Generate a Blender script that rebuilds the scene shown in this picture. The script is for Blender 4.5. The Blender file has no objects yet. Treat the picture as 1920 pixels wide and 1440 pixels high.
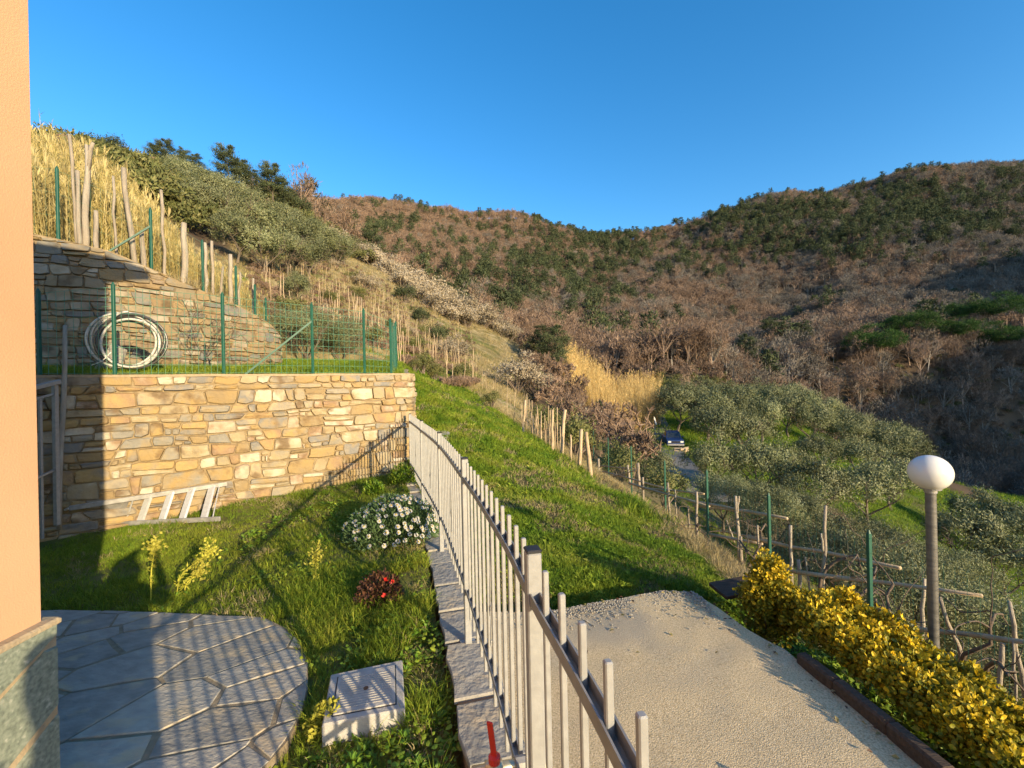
import bpy, math, random
import numpy as np
from math import radians as R, sin, cos, pi, tan
from mathutils import Vector, Matrix, Euler

S = bpy.context.scene
COL = S.collection
rng = np.random.default_rng(7)
random.seed(7)

# ------------------------------------------------------------------ camera, sky, sun, exposure
F = 800.0                       # focal length in pixels of the 1920 px wide photograph
ROLL = 0.021                    # the camera was held with a slight roll
cam = bpy.data.objects.new('camera', bpy.data.cameras.new('camera'))
COL.objects.link(cam); S.camera = cam
cam.data.sensor_width = 36; cam.data.lens = F / 1920 * 36
cam.data.clip_start = 0.05; cam.data.clip_end = 6000
cam.location = (0, 0, 0); cam.rotation_euler = (R(90), ROLL, 0)

SUN_AZ = R(138.6)               # clockwise from straight ahead (+Y): behind, to the right
SUN_EL = R(14.5)
S.world = bpy.data.worlds.new('World'); S.world.use_nodes = True
wn = S.world.node_tree; wn.nodes.clear()
sky = wn.nodes.new('ShaderNodeTexSky'); sky.sky_type = 'NISHITA'; sky.sun_disc = False
sky.sun_elevation = SUN_EL; sky.sun_rotation = SUN_AZ
sky.air_density = 1.0; sky.dust_density = 0.6; sky.ozone_density = 2.2; sky.altitude = 100
hs = wn.nodes.new('ShaderNodeHueSaturation'); hs.inputs['Saturation'].default_value = 1.36; hs.inputs['Value'].default_value = 1.08
bg = wn.nodes.new('ShaderNodeBackground'); bg.inputs['Strength'].default_value = 0.15
wo = wn.nodes.new('ShaderNodeOutputWorld')
wn.links.new(sky.outputs[0], hs.inputs['Color']); wn.links.new(hs.outputs[0], bg.inputs['Color']); wn.links.new(bg.outputs[0], wo.inputs['Surface'])

sun = bpy.data.objects.new('sun', bpy.data.lights.new('sun', 'SUN')); COL.objects.link(sun)
sun.data.energy = 4.2; sun.data.angle = R(0.53); sun.data.color = (1.0, 0.80, 0.50)
TO_SUN = Vector((sin(SUN_AZ) * cos(SUN_EL), cos(SUN_AZ) * cos(SUN_EL), sin(SUN_EL)))
sun.rotation_euler = TO_SUN.to_track_quat('Z', 'Y').to_euler()
S.view_settings.view_transform = 'Standard'; S.view_settings.look = 'None'
S.view_settings.gamma = 1; S.view_settings.use_curve_mapping = False
S.view_settings.exposure = 0.97
S.render.engine = 'CYCLES'
S.cycles.max_bounces = 5; S.cycles.diffuse_bounces = 3; S.cycles.glossy_bounces = 2; S.cycles.transmission_bounces = 3
S.cycles.transparent_max_bounces = 4; S.cycles.caustics_reflective = False; S.cycles.caustics_refractive = False
S.cycles.sample_clamp_indirect = 6
try:
    S.cycles.use_denoising = True; S.cycles.denoiser = 'OPENIMAGEDENOISE'
except Exception: pass

# ------------------------------------------------------------------ helpers
CR, SR = cos(ROLL), sin(ROLL)
def ray(px, py):
    dx, dy = (px - 960) / F, (720 - py) / F
    return np.array((dx * CR + dy * SR, 1.0, -dx * SR + dy * CR))
def at(px, py, Y): return ray(px, py) * Y
def on_z(px, py, z):
    r = ray(px, py); return r * (z / r[2])
def on_plane(px, py, p0, n):
    r = ray(px, py); return r * (np.dot(p0, n) / np.dot(r, n))
def pix(p):
    x = (p[0] * CR - p[2] * SR) / p[1]; y = (p[0] * SR + p[2] * CR) / p[1]
    return 960 + F * x, 720 - F * y
def unit(v):
    v = np.asarray(v, float); return v / (np.linalg.norm(v, axis=-1, keepdims=True) + 1e-12)
def rdirs(n):
    v = rng.normal(size=(n, 3)); return unit(v)

_N = np.random.default_rng(3).random((256, 256))
def vnoise(x, y):
    x = np.asarray(x, float); y = np.asarray(y, float)
    xi = np.floor(x).astype(int); yi = np.floor(y).astype(int)
    fx = x - xi; fy = y - yi; fx = fx * fx * (3 - 2 * fx); fy = fy * fy * (3 - 2 * fy)
    g = lambda a, b: _N[a & 255, b & 255]
    return (g(xi, yi) * (1 - fx) + g(xi + 1, yi) * fx) * (1 - fy) + (g(xi, yi + 1) * (1 - fx) + g(xi + 1, yi + 1) * fx) * fy - 0.5
def fbm(x, y, o=4):
    t = 0; a = 1.0
    for i in range(o):
        t = t + a * vnoise(x * 2 ** i + 17.3 * i, y * 2 ** i + 5.1 * i); a *= 0.5
    return t
def inpoly(x, y, poly):
    x = np.asarray(x, float); y = np.asarray(y, float); r = np.zeros(x.shape, bool)
    n = len(poly)
    for i in range(n):
        x0, y0 = poly[i][:2]; x1, y1 = poly[(i + 1) % n][:2]
        c = ((y0 > y) != (y1 > y)) & (x < (x1 - x0) * (y - y0) / (y1 - y0 + 1e-12) + x0)
        r ^= c
    return r
def catmull(P, k=8):
    P = [np.asarray(p, float) for p in P]; Q = [2 * P[0] - P[1]] + P + [2 * P[-1] - P[-2]]
    out = []
    for i in range(1, len(Q) - 2):
        for j in range(k):
            t = j / k
            out.append(0.5 * (2 * Q[i] + (Q[i + 1] - Q[i - 1]) * t + (2 * Q[i - 1] - 5 * Q[i] + 4 * Q[i + 1] - Q[i + 2]) * t * t + (3 * Q[i] - Q[i - 1] - 3 * Q[i + 1] + Q[i + 2]) * t ** 3))
    out.append(P[-1]); return np.array(out)
class Path:
    """arc-length parametrised polyline in plan; n(s) points to its right-hand side"""
    def __init__(s, P, k=8):
        s.P = catmull(P, k); d = np.linalg.norm(np.diff(s.P, axis=0), axis=1); s.s = np.r_[0, np.cumsum(d)]; s.L = s.s[-1]
    def p(s, t): return np.stack([np.interp(t, s.s, s.P[:, i]) for i in range(s.P.shape[1])], -1)
    def d(s, t):
        e = 0.04; return unit(s.p(np.asarray(t) + e)[..., :2] - s.p(np.asarray(t) - e)[..., :2])
    def n(s, t):
        d = s.d(t); return np.stack([d[..., 1], -d[..., 0]], -1)

def tag(o, label=None, cat=None, group=None, kind=None):
    if label: o['label'] = label
    if cat: o['category'] = cat
    if group: o['group'] = group
    if kind: o['kind'] = kind
    return o
def empty(name, loc=(0, 0, 0), rz=0.0, label=None, cat=None, group=None):
    o = bpy.data.objects.new(name, None); COL.objects.link(o); o.location = [float(c) for c in loc]; o.rotation_euler = (0, 0, rz)
    o.empty_display_size = 0.1
    return tag(o, label, cat, group)
def base_of(o):
    v = Vector((0, 0, 0))
    while o: v += o.location; o = o.parent
    return np.array(v)
class MB:
    """collects polygons and links them as ONE mesh object"""
    def __init__(s): s.v = []; s.f = []; s.t = []; s.n = 0
    def add(s, V, Fs, tint=0.5):
        V = np.asarray(V, float).reshape(-1, 3); s.v.append(V)
        s.t.append(np.full(len(V), tint, float) if np.isscalar(tint) else np.asarray(tint, float))
        for f in Fs:
            f = np.asarray(f, int); s.f.append((f.reshape(1, -1) if f.ndim == 1 else f) + s.n)
        s.n += len(V); return s
    def box(s, c, size, rot=None, tint=0.5, ch=0.0):
        hx, hy, hz = [q / 2 for q in size]
        if ch > 0:
            pr = [(-hx + ch, -hy), (hx - ch, -hy), (hx, -hy + ch), (hx, hy - ch), (hx - ch, hy), (-hx + ch, hy), (-hx, hy - ch), (-hx, -hy + ch)]
            sc = 1 - ch / max(hx, hy)
            V = [(x * k, y * k, z) for z, k in ((-hz, sc), (-hz + ch, 1), (hz - ch, 1), (hz, sc)) for x, y in pr]
            Fs = [[j * 8 + i, j * 8 + (i + 1) % 8, j * 8 + 8 + (i + 1) % 8, j * 8 + 8 + i] for j in range(3) for i in range(8)]
            fl = [np.array(Fs), list(range(7, -1, -1)), list(range(24, 32))]
        else:
            V = [(x, y, z) for z in (-hz, hz) for x, y in ((-hx, -hy), (hx, -hy), (hx, hy), (-hx, hy))]
            fl = [np.array([[3, 2, 1, 0], [4, 5, 6, 7], [0, 1, 5, 4], [1, 2, 6, 5], [2, 3, 7, 6], [3, 0, 4, 7]])]
        V = np.array(V, float)
        if rot is not None: V = V @ np.array(rot).T
        return s.add(V + np.asarray(c, float), fl, tint)
    def bar(s, a, b, w, h, ch=0.0, tint=0.5, up=(0, 0, 1)):
        """a rectangular bar from a to b"""
        a = np.asarray(a, float); b = np.asarray(b, float); z = unit(b - a); u = np.asarray(up, float)
        if abs(np.dot(z, u)) > 0.98: u = np.array((0., 1., 0.))
        x = unit(np.cross(u, z)); y = np.cross(z, x)
        return s.box((a + b) / 2, (w, h, np.linalg.norm(b - a)), np.stack([x, y, z], 1), tint, ch)
    def sticks(s, A, B, ra, rb, n=3, tint=0.5):
        """many tapered n-sided sticks at once"""
        A = np.asarray(A, float).reshape(-1, 3); B = np.asarray(B, float).reshape(-1, 3); m = len(A)
        if m == 0: return s
        ra = np.broadcast_to(np.asarray(ra, float), (m,)); rb = np.broadcast_to(np.asarray(rb, float), (m,))
        z = unit(B - A); up = np.where(np.abs(z[:, 2:3]) > 0.9, np.array([[1., 0, 0]]), np.array([[0., 0, 1]]))
        x = unit(np.cross(up, z)); y = np.cross(z, x); V = np.zeros((m, 2 * n, 3))
        for i in range(n):
            a = 2 * pi * i / n + 0.5; d = x * cos(a) + y * sin(a)
            V[:, i] = A + d * ra[:, None]; V[:, n + i] = B + d * rb[:, None]
        Fq = np.array([[i, (i + 1) % n, n + (i + 1) % n, n + i] for i in range(n)])
        fs = (np.arange(m)[:, None, None] * 2 * n + Fq[None]).reshape(-1, 4)
        fl = [fs]
        if n > 3: fl.append(np.arange(m)[:, None] * 2 * n + np.arange(n, 2 * n)[None])
        t = np.repeat(np.broadcast_to(np.asarray(tint, float), (m,)), 2 * n)
        return s.add(V.reshape(-1, 3), fl, t)
    def tube(s, P, r, n=8, tint=0.5, closed=False, caps=True):
        P = np.asarray(P, float); k = len(P); r = np.broadcast_to(np.asarray(r, float), (k,))
        d = unit(np.gradient(P, axis=0))
        if closed: d = unit(np.roll(P, -1, 0) - np.roll(P, 1, 0))
        u = np.array((0., 0, 1)) if abs(d[0, 2]) < 0.9 else np.array((1., 0, 0)); V = []
        for i in range(k):
            x = unit(np.cross(u, d[i])); y = np.cross(d[i], x); u = y
            for j in range(n):
                a = 2 * pi * j / n; V.append(P[i] + r[i] * (x * cos(a) + y * sin(a)))
        fs = []
        for i in range(k if closed else k - 1):
            for j in range(n):
                i2 = (i + 1) % k
                fs.append([i * n + j, i * n + (j + 1) % n, i2 * n + (j + 1) % n, i2 * n + j])
        fl = [np.array(fs)]
        if caps and not closed: fl += [list(range(n - 1, -1, -1)), list(range((k - 1) * n, k * n))]
        return s.add(V, fl, tint)
    def lathe(s, c, prof, n=24, tint=0.5):
        V = [(c[0] + r * cos(2 * pi * j / n), c[1] + r * sin(2 * pi * j / n), c[2] + z) for r, z in prof for j in range(n)]
        fs = [[i * n + j, i * n + (j + 1) % n, (i + 1) * n + (j + 1) % n, (i + 1) * n + j] for i in range(len(prof) - 1) for j in range(n)]
        return s.add(V, [np.array(fs)], tint)
    def prism(s, poly, z0, z1, tint=0.5, bev=0.0):
        """vertical prism over a plan polygon (counter-clockwise)"""
        P = np.array([p[:2] for p in poly], float); n = len(P); c = P.mean(0)
        rings = [(P, z0), (P, z1 - bev)]
        if bev > 0:
            d = c - P; rings.append((P + d / (np.linalg.norm(d, axis=1, keepdims=True) + 1e-9) * bev, z1))
        V = [(x, y, z) for Q, z in rings for x, y in Q]
        fs = [[i * n + j, i * n + (j + 1) % n, (i + 1) * n + (j + 1) % n, (i + 1) * n + j] for i in range(len(rings) - 1) for j in range(n)]
        return s.add(V, [np.array(fs), list(range((len(rings) - 1) * n, len(rings) * n))], tint)
    def leaves(s, P, D, L, W, tint=0.5, nrm=None, bend=0.0):
        """diamond leaves: base P, direction D, length L, width W"""
        P = np.asarray(P, float); m = len(P); D = unit(D)
        q = rdirs(m) if nrm is None else np.asarray(nrm, float)
        sd = unit(np.cross(D, q)); nn = np.cross(sd, D)
        L = np.broadcast_to(np.asarray(L, float), (m,))[:, None]; W = np.broadcast_to(np.asarray(W, float), (m,))[:, None]
        mid = P + D * L * 0.45 + nn * L * bend
        V = np.stack([P, mid + sd * W / 2, P + D * L, mid - sd * W / 2], 1).reshape(-1, 3)
        fs = np.arange(m)[:, None] * 4 + np.arange(4)[None]
        return s.add(V, [fs], np.repeat(np.broadcast_to(np.asarray(tint, float), (m,)), 4))
    def mesh(s, name, mat, smooth=False, off=None):
        V = np.concatenate(s.v) if s.v else np.zeros((0, 3))
        if off is not None: V = V - off
        me = bpy.data.meshes.new(name); me.vertices.add(len(V)); me.vertices.foreach_set('co', V.astype(np.float32).ravel())
        if s.f:
            lv = np.concatenate([f.ravel() for f in s.f]); tot = np.concatenate([np.full(len(f), f.shape[1]) for f in s.f])
            st = np.r_[0, np.cumsum(tot)[:-1]]
            me.loops.add(len(lv)); me.loops.foreach_set('vertex_index', lv.astype(np.int32))
            me.polygons.add(len(tot)); me.polygons.foreach_set('loop_start', st.astype(np.int32))
            me.polygons.foreach_set('use_smooth', np.full(len(tot), bool(smooth)))
        a = me.attributes.new('tint', 'FLOAT', 'POINT'); a.data.foreach_set('value', np.concatenate(s.t).astype(np.float32) if s.t else np.zeros(0, np.float32))
        me.update(calc_edges=True)
        if mat: me.materials.append(mat)
        return me
    def build(s, name, mat, parent=None, smooth=False, local=False):
        off = None if (parent is None or local) else base_of(parent)
        o = bpy.data.objects.new(name, s.mesh(name, mat, smooth, off)); COL.objects.link(o)
        if parent: o.parent = parent
        return o
    def thing(s, name, mat, loc, smooth=False):
        """a thing that is one mesh, its origin at loc"""
        o = bpy.data.objects.new(name, s.mesh(name, mat, smooth, np.asarray(loc, float))); COL.objects.link(o); o.location = [float(c) for c in loc]
        return o
def kids(o, pool={}):
    return list(o.children)
def copy_tree(o, parent=None):
    c = o.copy(); COL.objects.link(c)
    if parent is not None: c.parent = parent
    for ch in list(o.children): copy_tree(ch, c)
    return c

# ------------------------------------------------------------------ materials
MATS = {}
def mat(name, cols, scale=4.0, rough=0.8, bump=0.0, bscale=60.0, rand=0.0, tint=False, spec=0.3, metal=0.0, trans=0.0, detail=5.0, contrast=0.25, speck=None, stretch=None, coords='Object', bdist=0.01, world=0.0):
    """noise-mixed colours; tint: the per-leaf attribute chooses along the ramp; rand: per-object choice along the ramp"""
    m = bpy.data.materials.new(name); m.use_nodes = True; nt = m.node_tree; N = nt.nodes; Lk = nt.links
    p = N['Principled BSDF']; tc = N.new('ShaderNodeTexCoord'); src = tc.outputs[coords]
    oi = N.new('ShaderNodeObjectInfo')
    ad = N.new('ShaderNodeVectorMath'); ad.operation = 'MULTIPLY_ADD'; Lk.new(oi.outputs['Random'], ad.inputs[0]); ad.inputs[1].default_value = (37, 53, 71); Lk.new(src, ad.inputs[2]); src = ad.outputs[0]
    if world:
        ge = N.new('ShaderNodeNewGeometry'); src = ge.outputs['Position']
    if stretch:
        mp = N.new('ShaderNodeMapping'); mp.inputs['Scale'].default_value = stretch[:3]
        if len(stretch) > 3: mp.inputs['Rotation'].default_value = (0, 0, stretch[3])
        Lk.new(src, mp.inputs['Vector']); src = mp.outputs[0]
    nz = N.new('ShaderNodeTexNoise'); nz.inputs['Scale'].default_value = scale; nz.inputs['Detail'].default_value = detail; Lk.new(src, nz.inputs['Vector'])
    rp = N.new('ShaderNodeValToRGB'); e = rp.color_ramp.elements
    while len(e) < len(cols): e.new(0.5)
    for i, c in enumerate(cols):
        e[i].position = i / max(1, len(cols) - 1); e[i].color = (*c, 1)
    mr = N.new('ShaderNodeMapRange'); mr.inputs[1].default_value = 0.5 - contrast; mr.inputs[2].default_value = 0.5 + contrast
    Lk.new(nz.outputs[0], mr.inputs[0]); f = mr.outputs[0]
    if tint or rand > 0:
        at_ = N.new('ShaderNodeAttribute'); at_.attribute_name = 'tint'
        a = at_.outputs['Fac'] if tint else oi.outputs['Random']
        w = (world or 0.3) if tint else 1 - rand
        mx = N.new('ShaderNodeMix'); mx.inputs[0].default_value = w; Lk.new(a, mx.inputs[2]); Lk.new(f, mx.inputs[3]); f = mx.outputs[0]
    Lk.new(f, rp.inputs[0]); c = rp.outputs[0]
    if tint:
        hv = N.new('ShaderNodeHueSaturation'); mv = N.new('ShaderNodeMapRange'); mv.inputs[3].default_value = 0.75; mv.inputs[4].default_value = 1.25
        Lk.new(oi.outputs['Random'], mv.inputs[0]); Lk.new(mv.outputs[0], hv.inputs['Value']); Lk.new(c, hv.inputs['Color']); c = hv.outputs[0]
    if speck:
        vz = N.new('ShaderNodeTexNoise'); vz.inputs['Scale'].default_value = speck[1]; vz.inputs['Detail'].default_value = 3; Lk.new(src, vz.inputs['Vector'])
        m2 = N.new('ShaderNodeMapRange'); m2.inputs[1].default_value = speck[2]; m2.inputs[2].default_value = speck[2] + 0.12; m2.inputs[4].default_value = speck[3]; Lk.new(vz.outputs[0], m2.inputs[0])
        mc = N.new('ShaderNodeMix'); mc.data_type = 'RGBA'; Lk.new(m2.outputs[0], mc.inputs[0]); Lk.new(c, mc.inputs[6]); mc.inputs[7].default_value = (*speck[0], 1); c = mc.outputs[2]
    Lk.new(c, p.inputs['Base Color']); p.inputs['Roughness'].default_value = rough; p.inputs['Metallic'].default_value = metal
    p.inputs['Specular IOR Level'].default_value = spec
    if bump > 0:
        bz = N.new('ShaderNodeTexNoise'); bz.inputs['Scale'].default_value = bscale; bz.inputs['Detail'].default_value = 6; Lk.new(src, bz.inputs['Vector'])
        bp = N.new('ShaderNodeBump'); bp.inputs['Strength'].default_value = bump; bp.inputs['Distance'].default_value = bdist; Lk.new(bz.outputs[0], bp.inputs['Height']); Lk.new(bp.outputs[0], p.inputs['Normal'])
    if trans > 0:
        tr = N.new('ShaderNodeBsdfTranslucent'); Lk.new(c, tr.inputs['Color']); ms = N.new('ShaderNodeMixShader'); ms.inputs[0].default_value = trans
        Lk.new(p.outputs[0], ms.inputs[1]); Lk.new(tr.outputs[0], ms.inputs[2]); Lk.new(ms.outputs[0], N['Material Output'].inputs['Surface'])
    MATS[name] = m; return m

M_stucco = mat('stucco', [(.48, .275, .155), (.545, .325, .19), (.59, .36, .215)], 1.3, .95, .5, 130, detail=9, contrast=.3, bdist=.003, speck=((.42, .26, .16), .9, .62, .35))
M_plinth = mat('plinth_stone', [(.13, .15, .12), (.20, .23, .18), (.28, .30, .24)], 60, .7, .4, 40, speck=((.42, .42, .36), 30, .62, .7), spec=.3, contrast=.2, bdist=.004)
M_joint = mat('pale_mortar', [(.30, .23, .145), (.42, .335, .22)], 20, .95, .5, 80)
M_pjoint = mat('sandy_joint', [(.20, .155, .10), (.32, .255, .165)], 20, .95, .5, 80)
M_stone = mat('wall_stone', [(.17, .155, .13), (.26, .24, .20), (.36, .25, .11), (.29, .215, .12), (.40, .32, .20), (.21, .20, .185), (.40, .28, .12), (.30, .20, .125), (.52, .46, .35), (.35, .275, .16), (.28, .25, .20), (.44, .345, .19)], 5, .9, .8, 22, rand=.82, contrast=.3, speck=((.15, .095, .05), 3.4, .57, .8), bdist=.014)
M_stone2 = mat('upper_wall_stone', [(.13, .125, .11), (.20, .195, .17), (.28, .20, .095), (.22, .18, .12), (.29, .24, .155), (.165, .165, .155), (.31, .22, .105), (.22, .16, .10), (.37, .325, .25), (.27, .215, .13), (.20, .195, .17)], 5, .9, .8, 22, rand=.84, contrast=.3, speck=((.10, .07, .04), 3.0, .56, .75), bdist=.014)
M_mortar = mat('wall_mortar', [(.19, .14, .08), (.37, .285, .17)], 14, .95, .8, 40)
M_slate = mat('paving_slate', [(.19, .18, .155), (.31, .29, .25), (.46, .42, .345)], 9, .75, .8, 26, rand=.4, stretch=(1, 1.7, 1, .6), contrast=.28, bdist=.012, spec=.25, speck=((.52, .40, .24), 4, .54, .6))
M_coping = mat('coping_slate', [(.20, .19, .17), (.30, .28, .245), (.40, .36, .29)], 12, .9, .9, 22, rand=.4, bdist=.02, speck=((.46, .36, .23), 6, .55, .6))
M_kerbface = mat('kerb_face', [(.24, .15, .085), (.37, .25, .15)], 10, .95, .6, 40)
M_galv = mat('galvanised_steel', [(.26, .262, .262), (.36, .362, .36)], 30, .5, .08, 90, metal=.15, spec=.4, contrast=.3)
M_galvdark = mat('rail_steel', [(.25, .245, .24), (.33, .325, .315)], 30, .5, .05, 90, metal=.3, spec=.4)
M_black = mat('black_plastic', [(.02, .02, .022), (.035, .035, .04)], 20, .5)
M_drive = mat('driveway_gravel', [(.33, .25, .14), (.56, .435, .255), (.70, .56, .36)], 120, .95, .9, 170, contrast=.22, detail=3, speck=((.31, .28, .23), .9, .54, .55), bdist=.006)
M_timber = mat('dark_timber', [(.05, .035, .025), (.10, .07, .05)], 6, .9, .6, 30, stretch=(1, 8, 8))
M_concrete = mat('chamber_concrete', [(.36, .34, .31), (.47, .45, .41)], 18, .9, .4, 90, speck=((.2, .17, .12), 9, .6, .5))
M_rust = mat('rust_spot', [(.12, .06, .03), (.2, .1, .05)], 30, .9)
M_red = mat('red_enamel', [(.55, .03, .02), (.62, .04, .03)], 20, .4, spec=.5)
M_brass = mat('dull_brass', [(.45, .38, .25), (.55, .48, .34)], 30, .4, metal=.7)
M_alu = mat('aluminium', [(.55, .54, .52), (.68, .67, .65)], 30, .4, .05, 100, metal=.35, spec=.5)
M_alud = mat('worn_aluminium', [(.24, .23, .215), (.44, .425, .40)], 14, .5, .1, 60, metal=.3)
M_hoseglint = mat('hose_glint', [(.45, .43, .39), (.62, .60, .55)], 8, .35, .05, 30, spec=.6)  # sun glints on the black hose, put into the colour as pale loops
M_piped = mat('black_hose', [(.03, .03, .032), (.09, .085, .08)], 5, .3, .05, 30, spec=.7)
M_wood = mat('weathered_wood', [(.20, .165, .125), (.32, .27, .21), (.42, .37, .30)], 5, .95, .7, 30, stretch=(6, 6, .8), rand=.3)
M_pole = mat('peeled_pole', [(.30, .21, .125), (.45, .34, .22), (.54, .43, .30)], 6, .9, .6, 24, rand=.25)
M_bark = mat('bark', [(.10, .08, .06), (.19, .155, .12)], 8, .95, .8, 20, stretch=(3, 3, .7))
M_vine = mat('vine_bark', [(.09, .065, .05), (.17, .13, .10)], 12, .95, .8, 30)
M_twig = mat('twigs', [(.13, .10, .08), (.21, .165, .13)], 3, .9, rand=.3)
M_green = mat('green_painted_steel', [(.010, .075, .05), (.018, .11, .075)], 10, .5, spec=.4)
M_wire = mat('green_wire', [(.09, .24, .165), (.13, .31, .22)], 10, .6)
M_lamppole = mat('lamp_pole_steel', [(.09, .087, .08), (.19, .18, .165)], 9, .55, .2, 30, metal=.3, stretch=(1, 1, 4))
M_globe = mat('opal_globe', [(.66, .65, .62), (.68, .67, .64)], 2, .18, spec=.5)
M_lawn = mat('soil', [(.07, .085, .015), (.12, .125, .025), (.17, .13, .05)], 3, 1, .8, 40)
M_grass = mat('grass_blades', [(.08, .155, .014), (.15, .235, .018), (.27, .31, .03), (.42, .35, .09)], .8, .7, tint=True, trans=.25, spec=.25, world=.5)
M_path = mat('meadow_blades', [(.07, .15, .012), (.13, .22, .016), (.25, .30, .03), (.48, .40, .16)], 1.3, .7, tint=True, trans=.25, spec=.25, world=.55, contrast=.17)
M_clover = mat('broad_leaves', [(.06, .15, .013), (.13, .24, .018), (.28, .35, .028), (.50, .44, .05)], 1.6, .55, tint=True, trans=.22, spec=.35, world=.45)
M_dry = mat('dry_grass', [(.14, .16, .04), (.28, .23, .10), (.42, .34, .19), (.54, .46, .31)], .35, .85, tint=True, trans=.2, spec=.15, world=.5)
M_reed = mat('reed_canes', [(.16, .15, .045), (.30, .245, .08), (.43, .345, .135), (.56, .48, .26)], 1.2, .7, tint=True, trans=.2, spec=.15)
M_goldreed = mat('golden_reeds', [(.30, .20, .06), (.52, .36, .13), (.66, .48, .20), (.72, .56, .28)], .6, .7, tint=True, trans=.25, spec=.2)
M_olive = mat('olive_leaves', [(.048, .066, .023), (.12, .138, .057), (.22, .232, .118), (.36, .355, .215)], .7, .55, tint=True, trans=.15, spec=.3)
M_pine = mat('pine_needles', [(.024, .034, .017), (.05, .066, .030), (.09, .108, .048), (.14, .152, .07)], .5, .7, tint=True, trans=.1, spec=.2)
M_stonepine = mat('umbrella_pine_needles', [(.010, .03, .006), (.024, .062, .011), (.05, .105, .018), (.085, .155, .03)], .5, .7, tint=True, trans=.1, spec=.2)
M_heath = mat('pale_heath', [(.17, .14, .085), (.32, .265, .185), (.43, .37, .28), (.54, .48, .39)], .8, .9, tint=True, trans=.15, spec=.1)
M_scrub = mat('scrub_leaves', [(.055, .07, .02), (.10, .115, .035), (.17, .165, .06), (.26, .22, .09)], .6, .7, tint=True, trans=.12, spec=.25)
M_bare = mat('bare_twigs', [(.09, .062, .048), (.175, .122, .09), (.265, .185, .135), (.36, .27, .205)], .05, .95, tint=True, spec=.1)
M_baregrey = mat('grey_twigs', [(.075, .066, .058), (.135, .118, .10), (.20, .175, .148), (.31, .275, .235)], .05, .95, tint=True, spec=.1)
M_hedge = mat('variegated_leaves', [(.06, .095, .012), (.20, .19, .016), (.64, .44, .02), (.78, .57, .04)], 2.5, .5, tint=True, trans=.25, spec=.3)
M_daisyleaf = mat('daisy_leaves', [(.05, .10, .035), (.09, .15, .055), (.14, .20, .08)], 3, .7, tint=True, trans=.15)
M_petal = mat('white_petals', [(.66, .64, .60), (.72, .70, .66)], 10, .7)
M_yolk = mat('flower_centre', [(.42, .28, .03), (.5, .34, .05)], 10, .8)
M_burg = mat('dark_red_leaves', [(.05, .022, .015), (.10, .045, .025), (.16, .09, .04)], 4, .6, tint=True, trans=.1)
M_bract = mat('yellow_bracts', [(.22, .26, .03), (.42, .40, .05), (.55, .50, .10)], 4, .7, tint=True, trans=.2)
M_carpaint = mat('blue_car_paint', [(.012, .028, .10), (.016, .038, .13)], 3, .3, spec=.6)
M_glass = mat('dark_glass', [(.02, .025, .03), (.03, .035, .04)], 3, .08, spec=.8)
M_tyre = mat('tyre_rubber', [(.015, .015, .015), (.025, .025, .025)], 10, .9)
M_white = mat('white_paint', [(.72, .68, .58), (.80, .76, .66)], 6, .5)
M_road = mat('road_asphalt', [(.13, .125, .115), (.19, .18, .165)], 3, .95, .4, 20)
M_terra = mat('terracotta', [(.40, .07, .05), (.48, .10, .07)], 10, .8)
M_cloth = mat('dark_cloth', [(.03, .035, .05), (.05, .055, .07)], 20, .9)
M_skin = mat('skin', [(.45, .28, .2), (.5, .32, .23)], 10, .6)
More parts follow.
